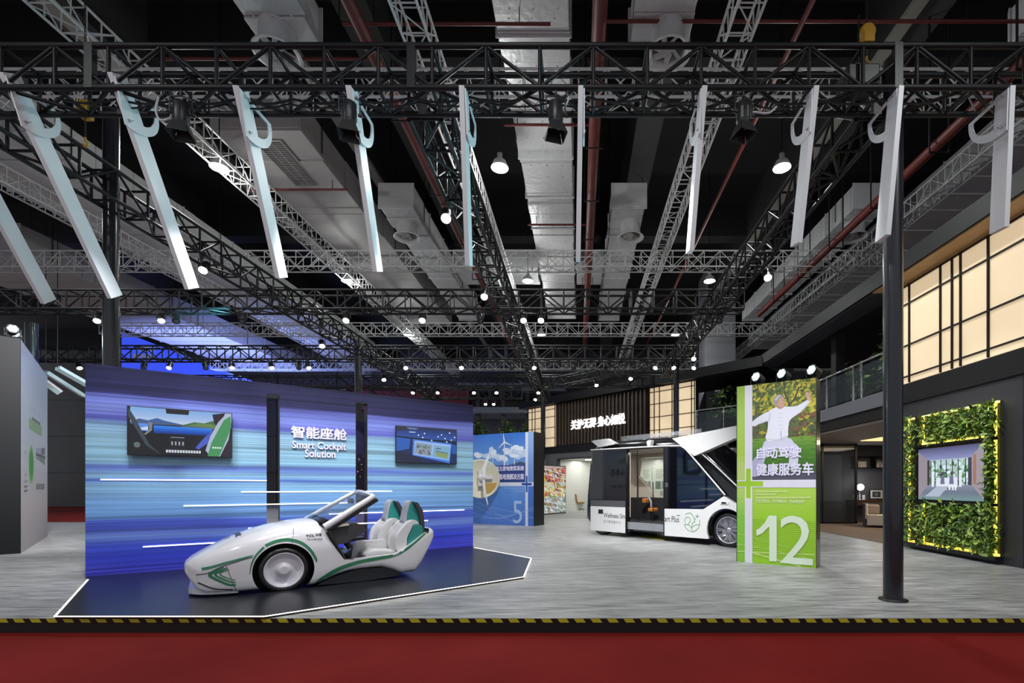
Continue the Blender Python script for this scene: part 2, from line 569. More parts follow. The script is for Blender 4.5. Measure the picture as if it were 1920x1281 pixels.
# diagonal facade
def ds(px): return DIAG.hit(px, 800)[0]
DL = DIAG.L
sA0, sA1 = ds(990), ds(1041)
sS0, sS1 = ds(1043), ds(1215)
sB0, sB1 = ds(1217), ds(1303)
def diag_box(mb, x0, x1, y0, y1, z0, z1, m=0):
    M = Matrix.Translation(Vector(DIAG.loc)) @ Matrix.Rotation(DIAG.rot, 4, 'Z')
    mb.box(x0, x1, y0, y1, z0, z1, m, M)
CORN = DL + 3.4
mb = MB(); diag_box(mb, sA0 - .1, sB1 + .02, .05, .3, 3.4, 6.6); diag_box(mb, sB1 + .02, CORN + 1, 2.4, 2.6, 3.6, 6.6); struct(mb.build('wall_facade', M_fascia))
mb = MB(); diag_box(mb, sA0 - .5, CORN, -.35, 3.0, 6.47, 6.9); struct(mb.build('trim_7', M_fascia))
mb = MB(); diag_box(mb, sA0 - .1, CORN - .4, -.05, 3.4, 3.5, 3.9); struct(mb.build('trim_8', M_fascia))
M_ltgrey = mat('grey_lower_band', rgb(96, 96, 99), .6)
sO0, sO1 = ds(1046), ds(1262)
mb = MB()
diag_box(mb, sA0 - .1, sO0, .0, .2, 0, 3.5); diag_box(mb, sO1, CORN - 1.8, 0, .2, 0, 3.5); diag_box(mb, sO0, sO1, 0, .2, 3.13, 3.5)
struct(mb.build('wall_facade_lower', M_ltgrey))
mb = MB(); diag_box(mb, sO0 - .06, sO0, -.03, .2, 0, 3.16); diag_box(mb, sO0, sO1, -.03, .2, 3.1, 3.16); struct(mb.build('trim_9', M_dark))
M_roomwall = mat('white_room_wall', rgb(214, 216, 208), .7)
mb = MB()
diag_box(mb, sO0 - 1, sO1 + 3, 3.2, 3.3, 0, 3.12); diag_box(mb, sO0 - .12, sO0 - .02, .2, 3.2, 0, 3.12)
diag_box(mb, sO0 - 1, sO1 + 3, .2, 3.3, 3.12, 3.2)
struct(mb.build('wall_meeting_room', M_roomwall))
lattice('lattice_light_panel', 'narrow glowing cream lattice screen left of the slatted wall', M_fascia, sA1 - sA0, 3.92, 6.42, [(sA1 - sA0) * k for k in (.01, .16, .27, .5, .64, .99)], (4.45, 5.1, 5.75, 6.2), DIAG.pt(sA0, .0), DIAG.rot)
lattice('lattice_light_panel', 'glowing cream lattice screen between the slatted wall and the rear balcony', M_fascia, sB1 - sB0, 3.92, 6.42, [(sB1 - sB0) * k for k in (.01, .12, .24, .52, .93, .99)], (4.3, 4.95, 5.6, 6.2), DIAG.pt(sB0, .0), DIAG.rot)
t = thing('slatted_wall', 'dark wall of vertical brown slats carrying the glowing white sign', 'wall panel', DIAG.loc, DIAG.rot, kind='thing')
mb = MB(); mb.box(sS0, sS1, -.02, .05, 3.92, 6.45); mb.build('backing', mat('slat_backing', rgb(14, 13, 13), .6), t)
mb = MB(); n = 26
for i in range(n):
    x = sS0 + (i + .5) * (sS1 - sS0) / n
    mb.box(x - .035, x + .035, -.11, -.02, 3.94, 6.43)
mb.build('slats', mat('dark_walnut_slat', rgb(92, 74, 60), .5, vary=.2, bscale=5), t)
a = DIAG.hit(1070, 799, -.16); b = DIAG.hit(1114, 778.5, -.16)
M_sign = mat('glowing_letters', (1, 1, 1), .4, emit=(1, 1, 1), strength=1.4)
sg = thing('illuminated_sign', 'glowing white lettering sign on the dark slatted wall', 'sign', DIAG.loc, DIAG.rot)
text_mesh('关护无界', DIAG.hit(1070, 800, -.16)[0], DIAG.hit(1117, 795, -.16)[0], 4.78, 5.32, -.12, .009, depth=.05).build('lettering', M_sign, sg)
text_mesh('身心如悦', DIAG.hit(1120, 800, -.16)[0], DIAG.hit(1171, 795, -.16)[0], 4.78, 5.34, -.12, .009, depth=.05).build('lettering', M_sign, sg)

# meeting room contents seen past the van
for (p0, p1, z0, z1, lab) in ((1065, 1083, .95, 2.35, 'tall grey poster with a pink bloom on the white room wall'), (1203, 1222, .8, 2.6, 'pale green text poster seen through the van doorway'), (1226, 1250, .8, 2.6, 'pale green poster with two small pictures seen through the van window')):
    x0 = DIAG.hit(p0, 900, 3.15)[0]; x1 = DIAG.hit(p1, 900, 3.15)[0]
    t = thing('wall_poster', lab, 'poster', DIAG.loc, DIAG.rot)
    mb = MB(); mb.box(x0, x1, 3.16, 3.195, z0, z1); mb.build('board', mat('poster_board', rgb(200, 202, 200), .6), t)
    p = Pic(x0, x1, z0, z1, 3.155)
    p.rect(0, 1, 0, 1, rgb(196, 198, 202) if 'pink' in lab else rgb(205, 214, 196), True); p.up()
    for k in range(6): p.rect(.15, .8 - .08 * (k % 3), .9 - .05 * k, .915 - .05 * k, rgb(120, 122, 124), True)
    if 'pink' in lab:
        p.poly(ellipse(.3, .48, .2, .09), rgb(220, 150, 205), True); p.up()
        for k in range(6): p.rect(.35 + .1 * k, .4 + .1 * k, .22, .34 + .03 * (k % 3), rgb(90 + 20 * (k % 2), 60, 70), True)
    else:
        p.rect(.12, .55, .3, .55, rgb(110, 122, 112), True); p.rect(.62, .9, .3, .55, rgb(130, 140, 128), True)
        for k in range(4): p.rect(.5 + .08 * k, .54 + .08 * k, .08, .24, rgb(100, 108, 98), True)
    p.build('print', M_print, t)
# brown shell office chair in the meeting room
c = DIAG.pt(DIAG.hit(1086, 948, 1.9)[0], 1.9)
t = thing('office_chair', 'brown moulded swivel chair in the white meeting room', 'chair', c, math.radians(200))
mb = MB(); mb.prism(curve_pts([(-.28, .46), (-.2, .42), (.12, .42), (.26, .5), (.34, .95), (.28, .98), (.2, .56), (.08, .5), (-.27, .5)], 3, True), -.26, .26, 0, smooth_side=True)
mb.build('seat_shell', mat('brown_plywood', rgb(150, 110, 62), .4), t)
mb = MB(); mb.tube([(0, 0, .42), (0, 0, .1)], .03, 8)
for k in range(5):
    a = k * 2 * math.pi / 5; mb.tube([(0, 0, .1), (.3 * math.cos(a), .3 * math.sin(a), .05)], .02, 6); mb.ball((.3 * math.cos(a), .3 * math.sin(a), .035), .035, 8)
mb.build('swivel_base', M_dark, t)
t = thing('room_ceiling_light', 'flush ceiling light in the white meeting room', 'light', DIAG.pt(sO0 + 1.6, 1.5, 3.1), DIAG.rot)
mb = MB(); mb.box(-.6, .6, -.15, .15, -.02, .02); mb.build('diffuser', mat('diffuser_glow', (1, 1, 1), .5, emit=(1, .98, .94), strength=4, quiet=True), t)
for dx in (1.2, 5.0):
    l = bpy.data.lights.new('meeting_room_light', 'AREA'); l.energy = 55; l.size = 2.2; l.color = (1, .98, .93)
    o = bpy.data.objects.new('meeting_room_light', l); COL.objects.link(o); o.location = DIAG.pt(sO0 + dx, 1.6, 3.05)

# ------------------------------------------------------------------ glass balustrades, terrace post and planting
M_pane = mat('balustrade_glass', rgb(150, 165, 175), .02, alpha=.06, spec=.5)
def balustrade(label, fr, x0, x1, z0, z1, posts):
    t = thing('glass_balustrade', label, 'railing', fr.loc, fr.rot)
    mb = MB(); mb.tube([(x0, 0, z1), (x1, 0, z1)], .028, 10); mb.build('handrail', M_silver, t)
    for p in posts:
        mb = MB(); mb.box(p - .02, p + .02, -.02, .02, z0, z1 - .02)
        for zz in (z0 + .18, z1 - .2): mb.box(p - .06, p + .06, -.025, .005, zz - .03, zz + .03)
        mb.build('post', M_silver, t)
    for a, b in zip(posts[:-1], posts[1:]):
        mb = MB(); mb.box(a + .05, b - .05, -.006, .006, z0 + .06, z1 - .1); mb.build('glass_pane', M_pane, t)
fr = Frame((8.06, 20.4), (8.06, 12.2))
balustrade('glass balustrade with steel rail above the lounge right of the green panel', fr, .0, 8.15, 4.0, 5.03, [0.1, 20.4 - Yr(1550, 8.06), 20.4 - Yr(1599.5, 8.06), 6.6, 8.1])
xb = DIAG.hit(1357, 770)[0]
balustrade('glass balustrade with steel rail at the far balcony above the van', DIAG, sB1 + .05, CORN - .9, 3.9, 5.02, [sB1 + .1, xb, CORN - 1.0])
mb = MB(); mb.box(8.35, 8.65, 15.7, 16.0, 4.0, 6.5); struct(mb.build('pillar_terrace', M_fascia))

def leaf_cloud(name, parent, centers, n, size, mats, seed=1, droop=.4):
    rnd = random.Random(seed)
    mb = MB()
    for i in range(n):
        cx_, cy_, cz_, r = rnd.choice(centers)
        d = Vector((rnd.gauss(0, 1), rnd.gauss(0, 1), rnd.gauss(0, 1))).normalized() * r * rnd.uniform(.3, 1) ** .5
        p = Vector((cx_, cy_, cz_)) + d
        ax = Vector((rnd.gauss(0, 1), rnd.gauss(0, 1), rnd.gauss(-droop, .7))).normalized()
        sd = ax.cross(Vector((rnd.gauss(0, 1), rnd.gauss(0, 1), rnd.gauss(0, 1)))).normalized()
        L = size * rnd.uniform(.6, 1.3); W = L * .2
        up = ax.cross(sd) * L * .08
        mb.add([p, p + ax * L * .45 + sd * W + up, p + ax * L - up, p + ax * L * .45 - sd * W + up], [(0, 1, 2), (0, 2, 3)], rnd.randrange(len(mats)), True)
    o = mb.build(name, mats, parent, normals=False)
    o['kind'] = 'stuff'
    return o
M_leafs = [mat('leaf_green', rgb(66, 96, 40), .45), mat('leaf_dark', rgb(36, 62, 26), .45), mat('leaf_light', rgb(110, 140, 60), .45)]
def potted_tree(label, loc, h, r, seed, n=420):
    t = thing('potted_tree', label, 'plant', loc)
    mb = MB(); mb.lathe([(.16, 0), (.2, .35), (.18, .35), (.17, .3)], n=16); mb.build('planter', M_dark, t)
    rnd = random.Random(seed)
    mb = MB(); mb.tube([(0, 0, .3), (.03, .02, h * .5), (-.02, .04, h * .85)], [.035, .028, .014], 7)
    cs = []
    for k in range(6):
        a = rnd.uniform(0, 6.28); zz = h * rnd.uniform(.45, 1.0); e = (math.cos(a) * r * rnd.uniform(.4, .9), math.sin(a) * r * rnd.uniform(.4, .9), zz)
        mb.tube([(0, 0, zz * .75), e], [.014, .006], 5); cs.append((*e, r * .5))
    mb.build('trunk', mat('bark', rgb(70, 56, 42), .8), t)
    leaf_cloud('foliage', t, cs, n, .24, M_leafs, seed)
potted_tree('leafy potted tree on the terrace behind the front balustrade, nearest the round post', (9.25, 13.4, 4.0), 2.3, .95, 3, 520)
potted_tree('smaller leafy potted tree on the terrace behind the black terrace post', (9.3, 15.4, 4.0), 1.7, .8, 4, 300)
q = DIAG.pt(DIAG.hit(1360, 760, 1.2)[0], 1.2, 3.9)
potted_tree('dim potted tree on the far balcony behind the rear railing', q, 2.0, .7, 5, 300)

# ------------------------------------------------------------------ lounge under the terrace
M_brown = mat('brown_carpet', rgb(112, 94, 80), .85, vary=.1, bscale=20)
mb = MB(); mb.slab([(8.0, 12.3), (14.5, 12.3), (14.5, 20.4), (8.0, 20.4)], 0.0, .012); struct(mb.build('floor_lounge', M_brown))
M_shelfwall = mat('lounge_wall', rgb(86, 86, 92), .6, vary=.1, bscale=10)
mb = MB(); mb.box(8.0, 14.5, 20.5, 20.7, 0, 3.3); mb.box(14.3, 14.5, 12.3, 20.5, 0, 3.3); struct(mb.build('wall_lounge', M_shelfwall))
mb = MB(); mb.box(8.1, 14.3, 12.3, 20.5, 3.22, 3.29); struct(mb.build('ceiling_lounge', mat('lounge_ceiling', rgb(150, 140, 128), .7)))
mb = MB(); mb.box(10.6, 12.2, 14.5, 18.2, 3.2, 3.22); tag(mb.build('cove_light', mat('cove_glow', (1, 1, 1), .5, emit=rgb(255, 214, 140), strength=1.3)), 'warm glowing ceiling recess over the lounge', 'light')
l = bpy.data.lights.new('lounge_light', 'AREA'); l.energy = 70; l.size = 2; l.color = (1, .86, .68)
o = bpy.data.objects.new('lounge_light', l); COL.objects.link(o); o.location = (11.3, 16.8, 3.15)
t = thing('glass_partition', 'black framed sliding glass partition left of the lounge desk', 'partition', (8.3, 19.3, 0), kind='thing')
mb = MB()
for xx in (0, 1.38, 2.72): mb.box(xx, xx + .08, -.03, .03, 0, 3.2)
mb.box(0, 2.8, -.03, .03, 0, .08); mb.box(0, 2.8, -.03, .03, 3.1, 3.2)
mb.build('frame', M_dark, t)
mb = MB(); mb.box(.08, 1.38, -.008, .008, .08, 3.1); mb.box(1.46, 2.72, -.008, .008, .08, 3.1)
mb.build('glass_pane', mat('smoked_glass', rgb(60, 66, 72), .03, alpha=.35, spec=.8), t)
def LZ(py, d): return EYE + (CY - py) / FPX * d
def LX(px, d): return (px - CX) / FPX * d
t = thing('wall_shelf', 'dark open wall shelf above the desk in the lounge', 'shelf', (0, 0, 0))
x0, x1 = LX(1601, 20.3), 14.2
zt, zb = LZ(857, 20.3), LZ(877, 20.3)
mb = MB()
mb.box(x0, x1, 20.12, 20.5, zb - .05, zb); mb.box(x0, x1, 20.12, 20.5, zt, zt + .04); mb.box(x0, x0 + .03, 20.12, 20.5, zb, zt); mb.box(LX(1637, 20.3), LX(1637, 20.3) + .03, 20.12, 20.5, zb, zt)
mb.build('boards', M_dark, t)
for (a, b, h_, c1, lab) in ((1611, 1627, .26, rgb(225, 225, 225), 'white framed picture with a pale arch on the lounge shelf'), (1643, 1652, .28, rgb(120, 130, 50), 'green and white book standing on the lounge shelf beside the divider'), (1652.5, 1658, .25, rgb(140, 120, 110), 'framed portrait at the end of the lounge shelf')):
    t = thing('picture_frame' if 'picture' in lab or 'portrait' in lab else 'book', lab, 'picture' if 'book' not in lab else 'book', (LX(a, 20.2), 20.3, zb))
    w = LX(b, 20.2) - LX(a, 20.2)
    mb = MB(); mb.box(0, w, -.02, .02, 0, h_); mb.build('frame', M_white, t)
    p = Pic(.02, w - .02, .02, h_ - .02, -.021); p.rect(0, 1, 0, 1, c1, True); p.up(); p.poly(ellipse(.6, .1, .35, .75), rgb(245, 245, 245), True); p.build('print', M_print, t)
t = thing('desk', 'dark wood writing desk along the lounge back wall', 'desk', (0, 0, 0))
mb = MB(); mb.box(LX(1599, 20), 14.2, 19.85, 20.45, .72, .94); mb.build('top', mat('walnut', rgb(82, 58, 42), .4, vary=.2, bscale=6), t)
for xx in (LX(1600, 20), 13.9):
    mb = MB(); mb.box(xx, xx + .06, 19.9, 20.4, 0.01, .72); mb.build('leg', M_dark, t)
t = thing('table_lamp', 'glowing white globe lamp on the lounge desk', 'lamp', (LX(1612, 20.1), 20.1, .94))
mb = MB(); mb.ball((.03, 0, .52), .14, 16); mb.build('globe', mat('globe_glow', (1, 1, 1), .5, emit=(.92, .97, 1), strength=2.6, quiet=True), t)
mb = MB(); mb.lathe([(.08, 0), (.08, .015), (.012, .02), (.012, .42)], n=14); mb.build('stand', M_silver, t)
l = bpy.data.lights.new('globe_light', 'POINT'); l.energy = 18; l.shadow_soft_size = .14; l.color = (.9, .95, 1)
o = bpy.data.objects.new('globe_light', l); COL.objects.link(o); o.location = (LX(1612, 20.1) + .03, 19.9, 1.55)
t = thing('picture_frame', 'black framed photograph leaning on the lounge desk behind the sofa', 'picture', (LX(1633, 20.2), 20.3, .94))
w = .56
mb = MB(); mb.box(0, w, -.02, .02, .02, .42); mb.build('frame', M_dark, t)
p = Pic(.03, w - .03, .05, .39, -.021); p.rect(0, 1, 0, 1, rgb(215, 215, 215), True); p.up(); p.rect(.15, .85, .15, .85, rgb(70, 70, 72), True); p.up(); p.poly(ellipse(.5, .5, .15, .2), rgb(120, 120, 122), True); p.build('print', M_print, t)
t = thing('flower_vase', 'small white flowers in a low pot on the lounge desk', 'flowers', (LX(1604.5, 20), 20.0, .94))
mb = MB(); mb.lathe([(.05, 0), (.06, .08), (.05, .08)], n=12); mb.build('pot', M_white, t)
leaf_cloud('blossoms', t, [(0, 0, .13, .09)], 60, .07, [M_white, M_leafs[2]], 9)
t = thing('table_clock', 'small white clock beside the globe lamp on the desk', 'clock', (LX(1619, 20), 20.0, .94))
mb = MB(); mb.box(-.05, .05, -.02, .02, 0, .2); mb.build('case', M_white, t)
t = thing('tub_armchair', 'dark backed armchair with cream inside and cushions by the round post', 'armchair', (LX(1652, 17.6), 17.6, .012), math.radians(-35))
M_cream = mat('cream_fabric', rgb(206, 198, 186), .85, bump=.2)
M_charcoal = mat('charcoal_fabric', rgb(62, 62, 72), .8)
mb = MB(); pts = [(-.55, -.4), (-.58, .3), (-.3, .55), (.3, .55), (.58, .3), (.55, -.4)]
outer = pts + [(p[0] * .8, p[1] * .8 if p[1] > 0 else p[1]) for p in reversed(pts)]
mb.slab(outer, .06, .86); mb.build('shell', M_charcoal, t, bevel=.04)
mb = MB(); mb.slab([(-.42, -.42), (.42, -.42), (.42, .25), (.2, .42), (-.2, .42), (-.42, .25)], .1, .45); mb.build('seat', M_cream, t, bevel=.05)
for s in (-1, 1):
    mb = MB(); mb.box(s * .25 - .2, s * .25 + .2, .12, .28, .45, .82); mb.build('cushion', mat('mauve_cushion', rgb(150, 138, 132), .85), t, bevel=.07)
    mb = MB(); mb.box(s * .44 - .03, s * .44 + .03, -.4, .2, .3, .84); mb.build('arm_lining', M_cream, t, bevel=.02)

# ------------------------------------------------------------------ living green wall with its screen
GY0, GY1 = Yr(1709.5), Yr(1880)     # far and near ends
GW = GY0 - GY1
t = thing('green_wall', 'living wall of glossy leaves with glowing yellow light gaps on the dark wall', 'plant wall', (RX - .14, GY0, 0), -math.pi / 2, kind='thing')
gx = lambda px: GY0 - Yr(px, RX - .1)
mb = MB(); mb.box(0, GW, .09, .14, .16, 3.14); mb.build('backing', mat('green_wall_backing', rgb(60, 60, 20), .8), t)
M_glow = mat('yellow_glow_strip', (1, 1, 1), .4, emit=rgb(255, 225, 70), strength=2.2)
v1, v2 = gx(1725.5), gx(1858)
TZ0, TZ1 = 1.2, 2.36
mb = MB()
for (a, b, c, d) in ((.0, .035, .16, 3.14), (v1 + .05, v1 + .08, .2, 1.1), (v1 + .05, v1 + .08, 2.5, 3.12), (v2 + .05, v2 + .085, .2, 3.12), (.1, GW, .16, .2), (v1, v2, 2.46, 2.5), (.05, GW, 3.1, 3.14)):
    mb.box(a, b, .05, .09, c, d)
mb.build('light_strip', M_glow, t)
mb = MB()
for x in (v1, v2): mb.box(x - .035, x + .035, -.06, .06, .14, 3.14)
for (a, b, z) in ((0, v1, TZ0 - .06), (v2, GW, TZ0 - .06), (0, v1, TZ1 + .06), (v2, GW, TZ1 + .06), (v1, v2, TZ1 + .06), (v1, v2, TZ0 - .06)): mb.box(a, b, -.05, .05, z - .03, z + .03)
mb.box(-.05, GW + .05, -.05, .1, .08, .16)
mb.build('frame', M_dark, t)
rnd = random.Random(11)
mb = MB()
M_gl = [mat('wall_leaf_mid', rgb(112, 146, 52), .3), mat('wall_leaf_dark', rgb(56, 88, 32), .3), mat('wall_leaf_light', rgb(176, 200, 92), .3), mat('wall_leaf_pale', rgb(150, 178, 100), .35)]
for i in range(5200):
    x = rnd.uniform(.0, GW) if i % 9 else rnd.uniform(v2 + .05, GW - .01); z = rnd.uniform(.17, 3.12)
    inner = v1 + .06 < x < v2 - .06
    if inner and TZ0 - .05 < z < TZ1 + .1: continue
    if (abs(x - v1) < .05 or abs(x - v2) < .05) and rnd.random() < .85: continue
    edge = min(abs(x - (v1 + .065)), abs(x - (v2 + .095)), abs(x - GW), x, abs(z - .18) * 1.2, abs(z - 2.48) if inner else 9)
    if edge < .03 and x < v2 and rnd.random() < .7: continue
    base = Vector((x, rnd.uniform(-.10, .06), z))
    ax = Vector((rnd.gauss(0, .6), -abs(rnd.gauss(.35, .35)), rnd.gauss(-.15, .55))).normalized()
    sd = ax.cross(Vector((rnd.gauss(0, .4), -1, rnd.gauss(.5, .4)))).normalized()
    L = rnd.uniform(.07, .17); W = L * rnd.uniform(.15, .24); up = sd.cross(ax) * L * .1
    a = base; b = base + ax * L
    k = rnd.random(); m = 0 if k < .42 else 1 if k < .72 else 2 if k < .88 else 3
    mb.add([a, a + ax * L * .3 + sd * W * .9 + up, a + ax * L * .65 + sd * W * .8 + up, b, a + ax * L * .65 - sd * W * .8 + up, a + ax * L * .3 - sd * W * .9 + up, a + ax * L * .5], [(0, 1, 6), (1, 2, 6), (2, 3, 6), (3, 4, 6), (4, 5, 6), (5, 0, 6)], m, True)
o = mb.build('foliage', M_gl, t, normals=False); o['kind'] = 'stuff'

def tv(label, fr_loc, rot, x0, x1, z0, z1, y, painter, depth=.06):
    t = thing('wall_television', label, 'television', fr_loc, rot)
    mb = MB(); mb.box(x0, x1, y, y + depth, z0, z1); mb.build('case', M_dark, t, bevel=.004)
    mb = MB(); mb.box((x0 + x1) / 2 - .2, (x0 + x1) / 2 + .2, y + depth, y + depth + .06, (z0 + z1) / 2 - .15, (z0 + z1) / 2 + .15); mb.build('wall_bracket', M_dark, t)
    p = Pic(x0 + .012, x1 - .012, z0 + .022, z1 - .012, y - .001)
    painter(p)
    p.build('screen', M_screen, t)
    return t
def paint_room(p):
    p.rect(0, 1, 0, 1, rgb(120, 118, 140), True); p.up()
    p.grad(0, 1, .72, 1, [(0, rgb(150, 156, 205)), (1, rgb(84, 84, 120))])
    p.grad(0, 1, 0, .3, [(0, rgb(120, 150, 150)), (.5, rgb(110, 120, 140)), (1, rgb(140, 145, 165))])
    p.up(); p.poly([(0, .03), (0, .95), (.16, .78), (.16, .28)], rgb(150, 140, 150), True); p.poly([(1, .03), (1, 1), (.84, .8), (.84, .28)], rgb(160, 150, 160), True)
    p.rect(.16, .84, .28, .77, rgb(180, 200, 205), True); p.up()
    r = random.Random(3)
    for i in range(160):
        p.poly(ellipse(r.uniform(.19, .8), r.uniform(.32, .72), r.uniform(.01, .035), r.uniform(.02, .05), 7, 0, .3), r.choice([rgb(90, 140, 90), rgb(60, 105, 70), rgb(150, 190, 150), rgb(200, 225, 225), rgb(225, 240, 250)]), True)
    p.up()
    for x in (.22, .29, .385, .47, .565, .65, .755): p.rect(x - .007, x + .007, .28, .76, rgb(44, 46, 62), True)
    p.rect(.16, .2, .28, .77, rgb(60, 56, 60), True); p.rect(.79, .84, .28, .77, rgb(70, 66, 84), True); p.rect(.86, .9, .3, .82, rgb(160, 120, 96), True); p.up()
    for x in (.25, .68): p.rect(x - .02, x + .02, .25, .55, rgb(225, 232, 240), True)
    p.rect(.31, .64, .24, .42, rgb(224, 230, 240), True); p.up()
    for x in (.36, .41, .46, .52, .57, .61): p.rect(x - .012, x + .012, .19, .28, rgb(235, 238, 248), True)
    for x in (.41, .55): p.poly(ellipse(x, .5, .018, .035), rgb(80, 70, 76), True); p.poly([(x - .035, .3), (x + .035, .3), (x + .025, .46), (x - .025, .46)], rgb(110, 116, 146), True)
    p.poly([(.12, .06), (.32, .26), (.5, .26), (.36, .06)], rgb(175, 185, 205), True)
tv('large screen showing a bright window room set in the green wall', (RX - .2, GY0, 0), -math.pi / 2, gx(1729.5), gx(1855.5), TZ0 - .02, TZ1, -.0, paint_room, .09)
# ------------------------------------------------------------------ blue streaked exhibition wall
BW = Frame(floor_pt(160, 1085), floor_pt(887, 1026))
BL, BH = BW.L, 3.5
def streak_mat():
    m = bpy.data.materials.new('blue_speed_print'); m.use_nodes = True
    nt = m.node_tree; b = nt.nodes['Principled BSDF']; L = nt.links.new
    tc = nt.nodes.new('ShaderNodeTexCoord')
    sep = nt.nodes.new('ShaderNodeSeparateXYZ'); L(tc.outputs['Object'], sep.inputs[0])
    def noise(sx, sz, detail, off, rough=.5):
        mp = nt.nodes.new('ShaderNodeMapping'); mp.inputs['Scale'].default_value = (sx, 0, sz); mp.inputs['Location'].default_value = (off, 0, off * .37)
        L(tc.outputs['Object'], mp.inputs['Vector'])
        n = nt.nodes.new('ShaderNodeTexNoise'); n.inputs['Scale'].default_value = 1; n.inputs['Detail'].default_value = detail; n.inputs['Roughness'].default_value = rough
        L(mp.outputs['Vector'], n.inputs['Vector']); return n
    nw = noise(.18, 2.2, 3, 3.1)
    wob = nt.nodes.new('ShaderNodeMath'); wob.operation = 'MULTIPLY_ADD'; wob.inputs[1].default_value = .34; wob.inputs[2].default_value = -.17
    L(nw.outputs['Fac'], wob.inputs[0])
    ad = nt.nodes.new('ShaderNodeMath'); ad.operation = 'ADD'; L(sep.outputs['Z'], ad.inputs[0]); L(wob.outputs[0], ad.inputs[1])
    dv = nt.nodes.new('ShaderNodeMath'); dv.operation = 'DIVIDE'; dv.inputs[1].default_value = 3.5; L(ad.outputs[0], dv.inputs[0])
    rp = nt.nodes.new('ShaderNodeValToRGB'); cr = rp.color_ramp
    stops = [(0.0, (78, 78, 215)), (.10, (58, 72, 205)), (.15, (72, 90, 205)), (.195, (112, 140, 212)), (.225, (74, 88, 192)), (.255, (76, 98, 198)), (.275, (112, 156, 216)), (.36, (122, 168, 222)), (.42, (138, 184, 222)), (.445, (84, 112, 196)), (.47, (140, 186, 216)), (.525, (96, 116, 200)), (.55, (140, 186, 212)), (.66, (146, 188, 212)), (.72, (138, 176, 212)), (.745, (84, 88, 176)), (.775, (112, 118, 202)), (.81, (120, 134, 208)), (.855, (104, 112, 196)), (.872, (46, 45, 92)), (.93, (42, 42, 84)), (1.0, (38, 38, 78))]
    while len(cr.elements) < len(stops): cr.elements.new(.5)
    for e, (p, c) in zip(cr.elements, stops): e.position = p; e.color = (*rgb(*c), 1)
    L(dv.outputs[0], rp.inputs['Fac'])
    # thin dark and pale streaks
    n2 = noise(.16, 26, 4, 7.7, .65)
    r2 = nt.nodes.new('ShaderNodeMapRange'); r2.inputs['From Min'].default_value = .32; r2.inputs['From Max'].default_value = .68; r2.inputs['To Min'].default_value = .62; r2.inputs['To Max'].default_value = 1.30
    L(n2.outputs['Fac'], r2.inputs['Value'])
    n3 = noise(.1, 9, 2, 1.3)
    r3 = nt.nodes.new('ShaderNodeMapRange'); r3.inputs['From Min'].default_value = .35; r3.inputs['From Max'].default_value = .42; r3.inputs['To Min'].default_value = .62; r3.inputs['To Max'].default_value = 1.0
    L(n3.outputs['Fac'], r3.inputs['Value'])
    mu = nt.nodes.new('ShaderNodeMath'); mu.operation = 'MULTIPLY'; L(r2.outputs['Result'], mu.inputs[0]); L(r3.outputs['Result'], mu.inputs[1])
    sc = nt.nodes.new('ShaderNodeVectorMath'); sc.operation = 'SCALE'; L(rp.outputs['Color'], sc.inputs[0]); L(mu.outputs[0], sc.inputs['Scale'])
    L(sc.outputs['Vector'], b.inputs['Base Color'])
    b.inputs['Roughness'].default_value = .4; b.inputs['Specular IOR Level'].default_value = .3
    return m
M_streak = streak_mat()
bw = thing('exhibition_wall', 'long blue wall printed with speed streaks behind the white open car', 'display wall', BW.loc, BW.rot, kind='thing')
S1 = (BW.hit(500, 739)[0], BW.hit(524.7, 739)[0], 3.29)
S2 = (BW.hit(667, 753.6)[0], BW.hit(689, 753.6)[0], 3.31)
TH = .30
mb = MB()
for a, b, z0, z1 in ((0, S1[0], .03, BH), (S1[0], S1[1], S1[2], BH), (S1[1], S2[0], .03, BH), (S2[0], S2[1], S2[2], BH), (S2[1], BL, .03, BH)):
    mb.box(a, b, 0, .012, z0, z1, 0)
    mb.box(a, b, .012, TH, max(z0 - .03, 0), z1, 1)
mb.build('printed_panels', [M_streak, M_dark], bw)
M_raised = mat('raised_letters', rgb(226, 222, 246), .4)
q = [BW.hit(546, 798), BW.hit(649, 826)]
text_mesh('智能座舱', q[0][0], q[1][0], q[1][1], q[0][1] - .01, -.002, .028, depth=.05).build('chinese_lettering', M_raised, bw)
text_mesh('Smart Cockpit', 2.91, 3.885, 2.215, 2.40, -.002, .022, depth=.04).build('lettering', M_raised, bw)
text_mesh('Solution', 3.13, 3.68, 2.09, 2.24, -.002, .022, depth=.04).build('lettering', M_raised, bw)
for (a, b, z, lab) in ((.18, 2.484, 1.61, 'topmost white light line on the blue wall, left of the narrow gap'), (2.08, 4.83, 1.391, 'white light line across the middle of the blue wall above the windshield'), (1.24, 3.92, 1.15, 'white light line just above the car bonnet on the blue wall'), (3.57, 6.54, .925, 'white light line on the blue wall behind the car seats'), (.70, 2.3, .463, 'lowest white light line on the blue wall beside the car nose'), (2.19, 5.64, .703, 'white light line on the blue wall mostly hidden behind the car')):
    mb = MB(); mb.box(a, b, -.016, -.001, z - .010, z + .010)
    o = tag(place(mb.build('light_strip', M_led), BW.loc, BW.rot), lab, 'light strip', 'light lines on the blue wall')

